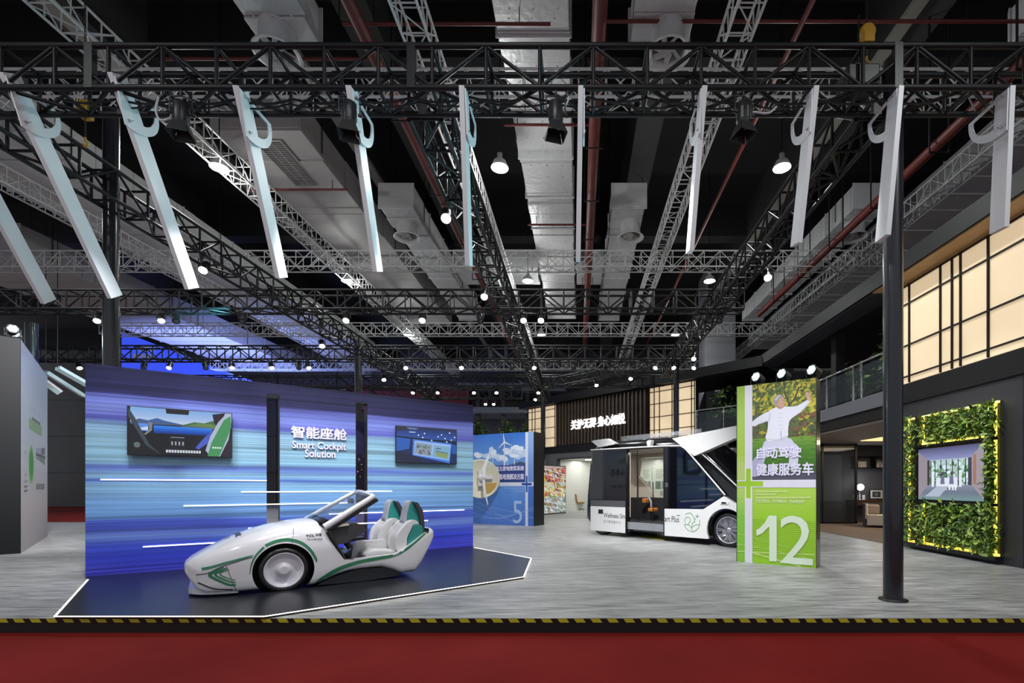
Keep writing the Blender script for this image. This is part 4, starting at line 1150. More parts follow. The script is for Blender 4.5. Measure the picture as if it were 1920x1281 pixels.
# roof fairings, lidar pod, clear roof sign
mb = MB(); mb.prism([(-.327, 2.90), (-.25, 2.93), (.316, 2.945), (.666, 2.775), (.60, 2.75), (-.024, 2.70)], -.08, .10); mb.build('roof_fairing', M_vwhite, van, bevel=.02)
mb = MB(); mb.prism([(2.72, 2.775), (3.4, 2.84), (4.5, 2.945), (5.0, 2.98), (5.0, 2.72), (4.5, 2.645), (3.40, 2.275)], -.12, .08); mb.build('roof_fairing', M_vwhite, van, bevel=.02)
a = VZ(695, 255)
mb = MB(); mb.prism(curve_pts([(a[0] - .06, a[1] + .06), (a[0] + .07, a[1] + .08), (a[0] + .05, a[1] - .06), (a[0], a[1] - .12), (a[0] - .05, a[1] - .05)], 4, True), -.12, .02); mb.build('sensor_pod', M_vwhite, van, bevel=.015)
mb = MB(); mb.box(.5, 3.3, .38, .40, 2.90, 3.03); mb.build('roof_sign_pane', mat('roof_sign_glass', rgb(190, 195, 200), .05, alpha=.25, spec=.8), van)
tm = text_mesh('MAGIC BOX', 1.75, 2.75, 2.93, 3.0, .37, .02); tm.build('roof_lettering', mat('roof_letter', rgb(200, 200, 205), .4), van)
# lettering and emblem on the doors
tm = text_mesh('Wellness Sm', .21, 1.06, .555, .69, -.104, .004); tm.build('lettering', M_ink, d)
tm = text_mesh('松下智感嘉次方', .21, .90, .39, .475, -.104, .0); tm.build('chinese_lettering', mat('grey_ink', rgb(150, 152, 160), .4), d)
mb = MB(); mb.box(-.01, .18, -.108, -.10, .66, .79); mb.build('door_sensor', M_dark, d)
tm = text_mesh('art Plus', 2.47, 2.93, .545, .70, -.104, .004); tm.build('lettering', M_ink, d2)
mb = MB(); mb.box(2.86, 2.95, -.104, -.10, .715, .735); mb.build('small_mark', M_ink, d2)
M_emblem = mat('emblem_green', rgb(64, 150, 72), .4)
def em(x, y): return VZ(1000 + (x - 1390) / 8.54 * 4.928 / 1.0 if False else (x / 8.54 + 1120 - 1080) * 4.928, (y / 8.54 + 880 - 780) * 4.928, -.104)
strokes = [[(1640, 815), (1635, 900), (1600, 960), (1540, 1000), (1480, 990), (1420, 945), (1395, 885)],
           [(1395, 885), (1440, 885), (1490, 915), (1525, 985)], [(1520, 930), (1550, 905), (1600, 890), (1630, 895)],
           [(1410, 725), (1450, 705), (1490, 705), (1520, 735), (1540, 770), (1570, 795), (1550, 810), (1560, 845), (1530, 855), (1515, 890), (1515, 940)],
           [(1405, 860), (1400, 820), (1415, 780), (1445, 768), (1475, 780), (1490, 815), (1480, 845), (1465, 860), (1465, 885)]]
mb = MB()
for s in strokes:
    c = curve_pts([em(*p) for p in s], 5)
    for q in ribbon(c, .014): mb.add([(x, -.1045, z) for x, z in q], [(0, 1, 2, 3)])
for s in ([(1570, 755), (1630, 755)], [(1600, 725), (1600, 790)]):
    for q in ribbon([em(*p) for p in s], .016): mb.add([(x, -.1045, z) for x, z in q], [(0, 1, 2, 3)])
mb.build('family_emblem', M_emblem, d2, normals=False)
# wheels
def van_wheel(s, y0, sg):
    mb = MB(); mb.lathe([(.30, .02), (.33, 0), (.40, -.01), (.42, .03), (.42, .2), (.40, .24), (.3, .24)], (s, y0, .42), (0, sg, 0), 44, caps=False); o = mb.build('wheel', M_tyre, van)
    mb = MB(); mb.lathe([(.335, -.004), (.315, -.006), (.305, .02), (.30, .12), (.1, .14), (.0, .14)], (s, y0, .42), (0, sg, 0), 44, caps=False)
    mb.lathe([(.0, .0), (.06, .0), (.07, .03), (.07, .12)], (s, y0, .42), (0, sg, 0), 20)
    for k in range(10):
        a = 2 * math.pi * k / 10
        for da in (-.09, .09):
            r0, r1 = .05, .315
            p0 = Vector((s + r0 * math.cos(a), y0 + .02 * sg, .42 + r0 * math.sin(a))); p1 = Vector((s + r1 * math.cos(a + da), y0 + .012 * sg, .42 + r1 * math.sin(a + da)))
            mb.tube([p0, p1], [.018, .014], 4)
    mb.build('alloy_rim', M_silver, o)
for s in (0.0, 4.285): van_wheel(s, .02, 1); van_wheel(s, 2.03, -1)
# interior
mb = MB(); mb.box(-.2, 3.45, .13, 1.85, .462, .475); mb.build('cabin_floor', M_vanfloor, van)
mb = MB(); mb.box(1.07, 2.43, -.05, .12, .255, .46); mb.build('door_step', mat('step_alu', rgb(178, 180, 186), .35, metal=.6), van)
mb = MB(); mb.tube([(1.25, .25, .47), (1.25, .25, 2.55)], .022, 8); mb.build('grab_pole', M_dark, van)
mb = MB(); mb.tube([(1.62, .5, .47), (1.62, .5, 1.62)], .014, 8); mb.build('grab_pole', M_dark, van)
mb = MB(); mb.tube([(1.1, .1, 2.47), (1.75, .18, 2.53)], .014, 6); mb.build('door_rail', M_silver, van)
mb = MB(); mb.tube([(1.12, .06, .6), (1.12, .06, 2.5)], .016, 6); mb.build('door_pillar_strip', M_lining, van)
mb = MB(); mb.prism([(.1, .475), (2.15, .475), (2.15, .95), (2.1, 1.0), (1.75, 1.02), (1.6, 1.14), (.2, 1.14)], 1.1, 1.82); mb.build('bench', mat('bench_dark', rgb(44, 44, 48), .6), van, bevel=.03)
M_tan = mat('tan_leather', rgb(190, 120, 50), .5)
mb = MB(); mb.box(1.38, 1.6, .55, .8, .75, .86); mb.build('seat_pad', M_tan, van, bevel=.03)
mb = MB(); mb.box(1.12, 1.25, .6, .85, 1.0, 1.14); mb.build('rest_pad', M_tan, van, bevel=.03)
mb = MB(); mb.tube([(1.45, .7, .48), (1.45, .7, .76)], .04, 8); mb.build('seat_post', M_dark, van)
mb = MB(); mb.tube(curve_pts([(1.32, .68, 1.16), (1.4, .68, 1.05), (1.42, .68, .88)], 4), .03, 8); mb.build('seat_arm', M_headgrey, van)
mb = MB(); mb.box(2.02, 2.3, .8, .85, .68, .92); mb.ball((2.18, .78, .75), .07, 8); mb.build('pedal_unit', M_headgrey, van)
mb = MB(); mb.box(2.26, 2.42, .9, 1.1, 1.78, 1.96); mb.tube([(2.34, 1.0, 1.85), (2.42, 1.0, 1.5), (2.42, 1.0, .48)], .02, 6); mb.build('monitor_stand', M_dark, van)
l = bpy.data.lights.new('cabin_light', 'AREA'); l.energy = 16; l.size = .8
o = bpy.data.objects.new('cabin_light', l); COL.objects.link(o); o.location = VF.pt(1.5, .9, 2.52)
# yellow floor marking by the step
mb = MB(); mb.slab([floor_pt(x, y) for x, y in ((1194, 1007), (1246, 1013.5), (1262, 1009), (1212, 1004))], 0, .012)
tag(mb.build('floor_ramp_plate', M_yellow), 'flat yellow step plate on the floor below the open van doorway', 'floor plate')

# ------------------------------------------------------------------ tall green panel 12
PF = Frame(floor_pt(1382, 1053), floor_pt(1530, 1066))
PW, PH = PF.L, 3.485
pn = thing('display_panel', 'tall green and white panel numbered 12 with a printed tai chi scene', 'display panel', PF.loc, PF.rot)
mb = MB(); mb.box(0, PW, .004, .40, 0, PH); mb.box(-.012, 0, 0, .4, 0, PH); mb.box(PW, PW + .012, 0, .4, 0, PH); mb.build('core', mat('panel_side_dark', rgb(40, 38, 38), .35, coat=.3), pn)
def ph(px, py): return PF.hit(px, py)
def pz(x, y): return PF.hit(1360 + x / 3.05, 660 + y / 3.05)
def pt_(x, y): return PF.hit(1370 + x / 6.405, 690 + y / 6.405)
p = Pic(0, PW, 0, PH, 0.0)
GRN = rgb(160, 204, 48)
zc = pz(100, 755)[1]; zc1 = pz(300, 732)[1]; zc0 = pz(300, 776)[1]
bx0, bx1 = pz(112, 400)[0], pz(155, 400)[0]
p.grad(0, 1, 0, zc / PH, [(0, rgb(150, 204, 40)), (.55, rgb(156, 206, 46)), (1, rgb(182, 214, 92))], 24)
p.grad(0, bx0 / PW, 0, 1, [(0, rgb(130, 196, 50)), (.25, rgb(130, 200, 70)), (.42, rgb(186, 214, 110)), (.55, rgb(190, 212, 120)), (.6, rgb(170, 205, 70)), (.8, rgb(170, 204, 90)), (1, rgb(150, 190, 60))], 30)
p.up()
X0 = bx1; Z0 = zc1
p2b = p.b
p.b = (X0, PW, Z0, PH)
p.rect(X0, PW, Z0, PH, rgb(96, 112, 44))
lawn = pt_(600, 835)[1]
p.up()
r = random.Random(21)
for i in range(420):
    x = r.uniform(X0, PW); z = r.uniform(lawn, PH)
    t_ = (z - lawn) / (PH - lawn)
    c = r.choice([rgb(190, 176, 40), rgb(150, 160, 44), rgb(112, 130, 46), rgb(74, 92, 40), rgb(206, 190, 60)]) if t_ > .42 else r.choice([rgb(70, 84, 48), rgb(96, 66, 52), rgb(60, 72, 44), rgb(120, 84, 60), rgb(86, 104, 56), rgb(170, 160, 44)])
    p.poly(ellipse(x, z, r.uniform(.02, .07), r.uniform(.02, .05), 8, r.uniform(0, 3), .35), c)
p.up()
for a, w in (((290, 850, 310, 420), .07), ((720, 820, 725, 560), .075)):
    q0 = pt_(a[0], a[1]); q1 = pt_(a[2], a[3]); p.poly([(q0[0] - w / 2, q0[1]), (q0[0] + w / 2, q0[1]), (q1[0] + w / 3, q1[1]), (q1[0] - w / 3, q1[1])], rgb(86, 92, 66))
for pts, w in (([(310, 430), (280, 330), (285, 220)], .03), ([(315, 420), (400, 320), (450, 200)], .028), ([(310, 380), (340, 300), (320, 215)], .02), ([(725, 580), (700, 420), (650, 300), (640, 160)], .035), ([(715, 440), (780, 350), (830, 200)], .03), ([(560, 330), (555, 180)], .022)):
    for q in ribbon([pt_(*z) for z in pts], w): p.poly(q, rgb(66, 66, 46))
p.up()
for i in range(120):
    x = r.uniform(X0, PW); z = r.uniform(lawn + .5, PH)
    p.poly(ellipse(x, z, r.uniform(.015, .04), r.uniform(.012, .03), 7, r.uniform(0, 3), .35), r.choice([rgb(196, 180, 50), rgb(214, 196, 70), rgb(104, 124, 50), rgb(60, 80, 44)]))
n_ = 10
for i in range(n_):
    z1_ = lawn - (lawn - Z0) * i / n_; z0_ = lawn - (lawn - Z0) * (i + 1) / n_; k = i / n_
    p.rect(X0, PW, z0_, z1_, tuple(lerp(k, [0, .25, .7, 1], [rgb(108, 150, 52)[c], rgb(74, 128, 34)[c], rgb(56, 96, 34)[c], rgb(70, 74, 84)[c]]) for c in range(3)))
for i in range(90): p.poly(ellipse(r.uniform(X0, PW), r.uniform(Z0 + .12, lawn), r.uniform(.03, .09), .007, 7), r.choice([rgb(92, 146, 44), rgb(62, 104, 34)]))
pv = pz(300, 690)[1]
p.up(); p.rect(X0, PW, Z0, pv, rgb(84, 82, 100)); p.up()
# the printed figure in white practising tai chi
WHT, SHD, LIL = rgb(226, 226, 240), rgb(200, 200, 222), rgb(176, 176, 208)
def fig(pts, c, k=4): p.poly(curve_pts([pt_(*q) for q in pts], k, True) if k else [pt_(*q) for q in pts], c)
fig([(430, 870), (380, 960), (330, 1040), (262, 1130), (255, 1290), (330, 1290), (390, 1150), (470, 1010), (610, 960), (700, 1020), (705, 1180), (800, 1180), (810, 960), (760, 900), (690, 840)], rgb(206, 206, 228), 3)
fig([(330, 1060), (262, 1140), (262, 1290), (330, 1290), (390, 1130)], LIL, 3)
p.up()
fig([(262, 650), (330, 590), (440, 530), (470, 540), (450, 630), (360, 660), (300, 700), (262, 695)], WHT, 3)
fig([(655, 480), (700, 466), (800, 455), (920, 385), (955, 395), (930, 440), (830, 540), (740, 600), (690, 640)], WHT, 3)
fig([(560, 470), (470, 510), (440, 560), (450, 660), (440, 760), (420, 830), (445, 875), (540, 882), (640, 868), (690, 820), (690, 740), (705, 640), (730, 560), (735, 480), (650, 465)], WHT, 3)
p.up()
fig([(470, 540), (455, 640), (470, 650), (480, 560)], SHD, 3); fig([(440, 850), (560, 860), (690, 810), (640, 868), (540, 884)], SHD, 3)
fig([(595, 760), (608, 760), (615, 865), (605, 868)], LIL, 0); fig([(300, 690), (360, 655), (450, 628), (452, 640), (370, 668)], SHD, 0); fig([(735, 590), (830, 530), (930, 430), (930, 445), (830, 545)], SHD, 0)
for i in range(5): fig([(570, 545 + 46 * i), (630, 545 + 46 * i), (630, 551 + 46 * i), (570, 551 + 46 * i)], SHD, 0)
fig([(560, 440), (555, 475), (600, 495), (640, 470), (640, 440)], rgb(182, 140, 122), 3)
p.up()
fig([(560, 360), (630, 350), (645, 380), (652, 405), (645, 415), (648, 440), (630, 465), (600, 470), (570, 445), (555, 400)], rgb(200, 158, 140), 3)
fig([(900, 300), (915, 290), (935, 295), (955, 330), (965, 370), (950, 395), (925, 390), (910, 350), (895, 325)], rgb(210, 168, 150), 3)
p.up()
fig([(515, 380), (540, 335), (590, 320), (625, 335), (630, 355), (590, 362), (580, 395), (565, 400), (555, 445), (530, 440), (515, 410)], rgb(150, 150, 148), 3)
fig([(530, 380), (570, 335), (610, 330), (580, 350), (550, 390)], rgb(196, 196, 194), 3)
fig([(565, 400), (578, 395), (580, 425), (568, 430)], rgb(184, 138, 120), 3); fig([(622, 388), (640, 386), (640, 392), (622, 394)], rgb(90, 74, 70), 0); fig([(628, 434), (645, 432), (645, 437), (630, 439)], rgb(140, 84, 80), 0)
for (a, b) in ((905, 318), (920, 310), (936, 316), (950, 340)): fig([(a, b), (a + 5, b), (a + 12, b + 30), (a + 7, b + 30)], rgb(180, 136, 122), 0)
p.b = p2b; p.up()
p.rect(bx0, bx1, 0, PH, rgb(226, 224, 240)); p.rect(0, PW, zc0, zc1, rgb(226, 224, 240))
p.up()
# curved light lines, number 12, plus sign
for (pts, w) in (([(68, 1100), (250, 1130), (370, 1160), (512, 1190)], .012), ([(68, 1040), (250, 1085), (512, 1170)], .008), ([(160, 1150), (300, 1190), (430, 1225)], .03), ([(68, 1140), (250, 1150), (512, 1160)], .02)):
    for q in ribbon(curve_pts([pz(*z) for z in pts], 6), w): p.poly(q, rgb(196, 224, 130))
for i in range(22): p.rect(bx1, PW, .12 + .035 * i, .128 + .035 * i, rgb(170, 212, 70))
p.up(); p.rect(bx0, bx1, 0, zc0 - .3, rgb(226, 224, 240))
a0, a1 = pz(119, 755)[0], pz(146, 755)[0]
p.rect(a0 - .02, a1 + .02, pz(130, 845)[1], pz(130, 665)[1], rgb(235, 236, 240)); p.up()
p.rect(a0, a1, pz(130, 838)[1], pz(130, 668)[1], GRN); p.rect(0.0, pz(216, 755)[0], pz(130, 770)[1], pz(130, 740)[1], GRN)
for j, (y, x1, h_) in enumerate(((799, 352, 9), (815, 292, 9), (834, 490, 10))):
    x = 176
    while x < x1:
        q0 = pz(x, y + h_ / 2); q1 = pz(x + 7, y - h_ / 2); p.rect(q0[0], q1[0], q0[1], q1[1], rgb(214, 232, 150)); x += 9
p.build('printed_face', M_print, pn)
M_pnum = mat('pale_number', rgb(222, 236, 214), .5)
q0, q1 = pz(178, 1190), pz(295, 937)
w1, h1 = q1[0] - q0[0], q1[1] - q0[1]
mb = MB(); mb.prism([(q0[0] + a * w1, q0[1] + b * h1) for a, b in ((.64, 0), (1, 0), (1, 1), (.62, 1), (.42, .84), (.16, .71), (0, .67), (0, .645 - .0), (.02, .535), (.3, .60), (.64, .76))], -.0165, -.015); mb.build('number_one', M_pnum, pn)
q0, q1 = pz(313, 1203), pz(502, 940)
text_mesh('2', q0[0], q1[0], q0[1] - .01, q1[1], -.016, .0).build('number_two', M_pnum, pn)
for s, a, b in (('自动驾驶', (183, 605), (435, 540)), ('健康服务车', (180, 702), (505, 632))):
    q0, q1 = pz(*a), pz(*b); text_mesh(s, q0[0], q1[0], q0[1] - .02, q1[1] + .0, -.012, .028, depth=.012).build('title_lettering', M_raised, pn)
q0, q1 = pz(176, 862), pz(452, 848)
text_mesh('为生活加分，为环境加分，为未来加分', q0[0], q1[0], q0[1], q1[1] + .01, -.012, .015).build('small_lettering', mat('pale_yellow_ink', rgb(228, 240, 190), .5), pn)
# three LED pars on its top, aimed to the left: their cyan light falls on the hanging fins
M_cyanlens = mat('cyan_lamp_lens', (1, 1, 1), .3, emit=(.62, .95, 1), strength=14, quiet=True)
def par_lamp(label, loc, yaw, pitch=.25):
    t = thing('led_par_lamp', label, 'stage lamp', loc, yaw, 'cyan stage lamps')
    h = bpy.data.objects.new('lamp_head', None); COL.objects.link(h); h.parent = t; h.location = (0, 0, .19); h.rotation_euler = (0, -pitch, 0)
    mb = MB(); mb.lathe([(.05, -.2), (.08, -.19), (.095, -.1), (.10, 0), (.105, .02), (.09, .02), (.088, .0)], (0, 0, 0), (1, 0, 0), 20); mb.build('housing', M_black, h)
    mb = MB()
    for k in range(7):
        a = 2 * math.pi * k / 6; rr = .056 if k < 6 else 0
        mb.lathe([(.026, .018), (.024, .03), (.0, .034)], (0, rr * math.cos(a), rr * math.sin(a)), (1, 0, 0), 12)
    mb.build('led_lens', M_cyanlens, h)
    mb = MB(); mb.tube([(0, -.12, .19), (0, -.12, .04), (0, 0, .02), (0, .12, .04), (0, .12, .19)], .012, 6); mb.lathe([(.05, 0), (.05, .02), (.02, .03)], n=14); mb.build('yoke', M_black, t)
    return t
for px, lab in ((1400, 'leftmost cyan stage lamp on top of the green panel'), (1448, 'middle cyan stage lamp on top of the green panel'), (1507, 'cyan stage lamp at the right end of the green panel top')):
    x = PF.hit(px + 18, 700, .2)[0]; x = min(x, PW - .1)
    loc = PF.pt(x, .2, PH); tgt = (-2.5, 5.5, 5.6)
    yaw = math.atan2(tgt[1] - loc[1], tgt[0] - loc[0])
    par_lamp(lab, loc, yaw)
    spot_light('cyan_beam', (loc[0] + .15 * math.cos(yaw), loc[1] + .15 * math.sin(yaw), loc[2] + .25), (-3.6, 5.9, 5.9), 330, 62, .9, .06, (.25, .86, 1.0))

# ------------------------------------------------------------------ blue panel 5 with the turbine hub
BF = Frame(floor_pt(886, 982), floor_pt(1000.5, 987))
W5, H5 = BF.L, 3.55
b5 = thing('display_panel', 'blue wind power panel numbered 5 beyond the streaked wall', 'display panel', BF.loc, BF.rot)
mb = MB(); mb.box(-.6, W5, .004, .75, 0, H5); mb.box(W5, W5 + .01, 0, .75, 0, H5); mb.build('core', M_dark, b5)
def bz(x, y): return BF.hit(870 + x / 6.1, 790 + y / 6.1)
p = Pic(-.6, W5, 0, H5, 0.0)
p.rect(-.6, W5, 0, H5, rgb(84, 132, 214)); p.up()
p.grad(0, 1, 0, .5, [(0, rgb(78, 120, 206)), (.5, rgb(86, 138, 218)), (1, rgb(104, 156, 226))], 14)
zt_, zb5 = bz(400, 700)[1], bz(400, 742)[1]
p.b = (-.6, W5, zt_, H5)
p.grad(0, 1, 0, 1, [(0, rgb(52, 84, 156)), (.2, rgb(84, 120, 186)), (.42, rgb(104, 150, 214)), (1, rgb(52, 112, 204))], 18)
p.up(); r = random.Random(5)
for (x, y, w, h_) in ((320, 350, 40, 60), (350, 400, 60, 30), (490, 340, 26, 50), (575, 320, 34, 50), (550, 360, 40, 30), (660, 330, 70, 50), (680, 390, 80, 40), (600, 400, 80, 30), (420, 420, 90, 24), (250, 400, 70, 24), (180, 390, 60, 26)):
    for k in range(5):
        c = bz(x + r.uniform(-w, w) * .6, y + r.uniform(-h_, h_) * .6); p.poly(ellipse(c[0], c[1], .10 + .1 * r.random(), .05 + .06 * r.random(), 12, 0, .15), r.choice([rgb(222, 230, 244), rgb(200, 214, 238), rgb(184, 204, 236)]))
p.up(); p.poly([bz(*q) for q in ((510, 505), (580, 478), (640, 462), (700, 475), (700, 700), (510, 700))], rgb(66, 84, 120)); p.rect(-.6, W5, zt_, bz(400, 505)[1], rgb(44, 70, 140)); p.up()
for (x, y0, y1, w, L) in ((462, 505, 240, .035, 105), (330, 545, 375, .02, 60), (577, 495, 400, .02, 30), (495, 500, 440, .012, 24)):
    a, b = bz(x, y0), bz(x, y1); p.poly([(a[0] - w, a[1]), (a[0] + w, a[1]), (b[0] + w * .5, b[1]), (b[0] - w * .5, b[1])], rgb(214, 222, 236))
    for ang in (100, -22, 218):
        t_ = math.radians(ang); rr = (bz(x + L, y1)[0] - b[0]); p.poly([(b[0] + w * math.sin(t_), b[1] - w * math.cos(t_)), (b[0] + rr * math.cos(t_), b[1] + rr * math.sin(t_)), (b[0] - w * math.sin(t_), b[1] + w * math.cos(t_))], rgb(232, 236, 244))
p.b = (-.6, W5, 0, H5); p.up()
x0, x1 = bz(702, 300)[0], bz(732, 300)[0]
p.rect(x1, W5, 0, zt_, rgb(72, 116, 206)); p.grad((x1 + .6) / (W5 + .6), 1, zt_ / H5, 1, [(0, rgb(108, 146, 216)), (1, rgb(150, 182, 232))])
p.up(); p.rect(-.6, W5, zb5, zt_, rgb(222, 226, 242)); p.rect(x0, x1, 0, H5, rgb(222, 226, 242)); p.up()
for pts in ([(100, 1045), (250, 1090), (420, 1115), (600, 1060), (800, 990)], [(100, 1085), (300, 1110), (480, 1095), (650, 1040), (800, 1020)], [(140, 930), (330, 990), (560, 1040), (800, 1110)], [(180, 930), (380, 1060), (560, 1150)], [(100, 960), (400, 1080), (700, 1040)]):
    for q in ribbon(curve_pts([bz(*z) for z in pts], 6), .012): p.poly(q, rgb(150, 184, 232))
p.up(); c5 = rgb(24, 72, 160)
a, b = bz(708, 626), bz(726, 812); p.rect(a[0], b[0], b[1], a[1], c5); a, b = bz(660, 707), bz(774, 733); p.rect(a[0], b[0], b[1], a[1], c5)
for y, xs in ((765, 460), (783, 580), (803, 580)):
    x = xs
    while x < 685:
        q0, q1 = bz(x, y + 5), bz(x + 7, y - 4); p.rect(q0[0], q1[0], q0[1], q1[1], rgb(150, 184, 232)); x += 10
p.build('printed_face', M_print, b5)
for s, a, b in (('风力发电变桨系统', (365, 570), (688, 510)), ('镍氢电池解决方案', (365, 668), (688, 600))):
    q0, q1 = bz(*a), bz(*b); text_mesh(s, q0[0], q1[0], q0[1], q1[1], -.012, .025, depth=.01).build('title_lettering', M_raised, b5)
q0, q1 = bz(562, 1168), bz(666, 912); text_mesh('5', q0[0], q1[0], q0[1], q1[1], -.012, .0).build('number_five', mat('pale_blue_number', rgb(176, 200, 240), .5), b5)
# turbine hub model standing off the blue panel, turned to the right
c = BF.hit(901, 898, -.66); R_ = .74
hb = thing('turbine_hub_model', 'cream round turbine hub model with a white blade on the blue panel', 'model', BF.pt(c[0], -.66, c[1]), BF.rot + math.radians(50))
mb = MB(); mb.lathe([(.001, 0), (R_ * .985, 0), (R_, .02), (R_, .06), (R_ * .96, .065), (R_ * .94, .04), (.001, .04)], (0, 0, 0), (0, -1, 0), 48); mb.build('dish', mat('cream_dish', rgb(226, 220, 196), .35, coat=.2), hb)
mb = MB(); mb.lathe([(.14, .04), (.14, .34), (.10, .40), (.001, .42)], (0, 0, .04), (0, -1, 0), 24); mb.box(-.12, .12, -.26, -.06, -.28, .3); mb.box(.05, .42, -.2, -.06, -.02, .12); mb.build('nacelle', M_gloss, hb, bevel=.015)
mb = MB(); mb.prism([(-.03, -.05), (-.05, .36), (.20, .92), (.24, .90), (.10, .3), (.06, -.05)], -.46, -.42); mb.prism([(-.03, .05), (.0, -.36), (.16, -.98), (.19, -.97), (.09, -.36), (.06, .05)], -.46, -.42); mb.build('blade', M_white, hb, bevel=.008)
mb = MB(); mb.prism([(.14, -.16), (.62, -.16), (.54, -.36), (.36, -.54), (.14, -.62)], -.055, -.042); mb.build('gold_reflection', mat('gold_reflection', rgb(198, 160, 84), .4), hb)  # gold reflection on the dish, put in as a flat coloured sector
mb = MB(); mb.tube([(0, .0, 0), (.42, .40, 0)], .09, 12); mb.build('mount_arm', M_white, hb)

# ------------------------------------------------------------------ product poster stand
a = at(1021, 966, 0); fa, fb = floor_pt(1010, 966.3), floor_pt(1061, 962.5)
FF = Frame(fa, fb)
fp = thing('product_display', 'upright display of three shelves of bright products beside the blue panel', 'display', FF.loc, FF.rot)
w = FF.L; h_ = 2.62
mb = MB(); mb.box(0, w, 0.002, .10, 0, h_); mb.build('frame', M_dark, fp)
p = Pic(.03, w - .03, .06, h_ - .04, 0.0)
p.rect(0, 1, 0, 1, rgb(150, 150, 140), True); p.up(); r = random.Random(6)
for (z0, z1, pal, bg) in ((.67, 1, [(206, 70, 40), (220, 190, 60), (240, 232, 220), (90, 60, 44), (160, 40, 44), (210, 120, 130), (60, 50, 46)], (190, 180, 170)), (.34, .66, [(226, 216, 120), (240, 240, 220), (200, 90, 80), (130, 160, 60), (236, 200, 80), (170, 60, 60)], (200, 206, 190)), (0, .33, [(206, 220, 226), (150, 170, 170), (110, 120, 120), (190, 140, 90), (230, 236, 240), (130, 150, 110)], (170, 184, 188))):
    p.rect(0, 1, z0, z1, rgb(*bg), True); p.up()
    for i in range(150):
        x = r.uniform(.0, 1); z = z0 + .015 + (z1 - z0 - .03) * r.random()
        a_ = r.uniform(.02, .055); b_ = r.uniform(.012, .03)
        p.poly([(x - a_, z - b_ - .1 * a_), (x + a_, z - b_ - .8 * a_), (x + a_, z + b_ - .8 * a_), (x - a_, z + b_)], rgb(*r.choice(pal)), True)
    p.up()
    for k in range(2): p.poly([(0, z0 + (z1 - z0) * (.55 + .3 * k)), (1, z0 + (z1 - z0) * (.12 + .3 * k)), (1, z0 + (z1 - z0) * (.17 + .3 * k)), (0, z0 + (z1 - z0) * (.6 + .3 * k))], rgb(226, 230, 226), True)
    p.up()
p.build('printed_face', picture_mat('backlit_print', .75, .4), fp)

# ------------------------------------------------------------------ black wall block with the white info face at the far left
LA, LB = floor_pt(89, 1006), floor_pt(39, 1038)
LF = Frame(LB, LA)
lw = thing('info_wall', 'tall black wall block with a pale printed information face at the left edge', 'display wall', LF.loc, LF.rot, kind='thing')
LH = 4.80
mb = MB(); mb.box(0, LF.L, .006, .45, 0, LH); mb.build('core', mat('info_wall_black', rgb(20, 21, 25), .6, spec=.3), lw)
def lz(x, y): return LF.hit(x / 3.05, 640 + y / 3.05)
p = Pic(0, LF.L - .0, .0, LH - .02, 0.0)
p.grad(0, 1, 0, 1, [(0, rgb(150, 140, 140)), (.06, rgb(160, 156, 162)), (.2, rgb(186, 178, 180)), (.45, rgb(196, 200, 210)), (.75, rgb(190, 202, 224)), (1, rgb(176, 190, 216))], 40)
p.up()
r = random.Random(2)
def lq(x0, y0, x1, y1, c):
    a, b = lz(x0, y0), lz(x1, y1); p.poly([(a[0], a[1]), (b[0], a[1]), (b[0], b[1]), (a[0], b[1])], c)
for i, (x, c) in enumerate(((178, rgb(60, 64, 66)), (190, rgb(60, 64, 66)), (201, rgb(60, 64, 66)), (213, rgb(96, 140, 90)), (226, rgb(96, 150, 90)))):
    for k in range(5): lq(x - 4, 370 + 9 * i + 9 * k, x + 4, 376 + 9 * i + 9 * k, c)
lq(182, 455, 230, 466, rgb(130, 134, 140)); lq(166, 485, 240, 490, rgb(150, 180, 150)); lq(166, 500, 240, 506, rgb(150, 180, 150)); lq(186, 515, 236, 520, rgb(150, 180, 150))
a, b, c_ = lz(178, 600), lz(178, 815), lz(165, 700)
cxm = (lz(165, 700)[0] + lz(192, 700)[0]) / 2; rx = abs(lz(165, 700)[0] - lz(192, 700)[0]) / 2
for k, cc in enumerate((rgb(150, 190, 150), rgb(110, 170, 110), rgb(84, 156, 84))):
    p.poly(ellipse(cxm, (a[1] + b[1]) / 2, rx * (1.15 - .2 * k), (a[1] - b[1]) / 2 * (1.05 - .15 * k), 24), cc); p.up()
cm = (lz(137, 700)[0] + lz(155, 700)[0]) / 2
e = ellipse(cm, lz(145, 700)[1], abs(lz(137, 700)[0] - lz(155, 700)[0]) / 2, (lz(145, 630)[1] - lz(145, 770)[1]) / 2, 24)
for q in ribbon(e + e[:2], .03): p.poly(q, rgb(140, 142, 150))
for i in range(5):
    x = 208 + 10 * i; lq(x, 610, x + 6, 650, rgb(140, 156, 190) if i < 3 else rgb(70, 76, 84)); lq(x, 660, x + 6, 674 + 8 * i, rgb(90, 120, 90))
lq(205, 655, 258, 658, rgb(110, 114, 120))
for i in range(4): lq(208 + 12 * i, 815, 217 + 12 * i, 848, rgb(120, 124, 130))
for y in (795, 825, 850):
    for k in range(3): lq(138, y + 5 * k, 160 - 4 * k, y + 3 + 5 * k, rgb(110, 112, 118))
p.build('printed_face', M_print, lw)
# pair of bright lamps on the block's end
for i, (x_, y_) in enumerate(((.02, .12), (.55, .16))):
    loc = LF.pt(x_, y_, LH)
    t = par_lamp(('front' if i == 0 else 'rear') + ' bright stage lamp on top of the black wall block', loc, math.radians(-35))
    if i == 0: spot_light('cyan_beam', (loc[0] + .2, loc[1] - .15, loc[2] + .2), (4.5, 6.0, 5.2), 330, 44, .9, .06, (.75, .95, 1.0))
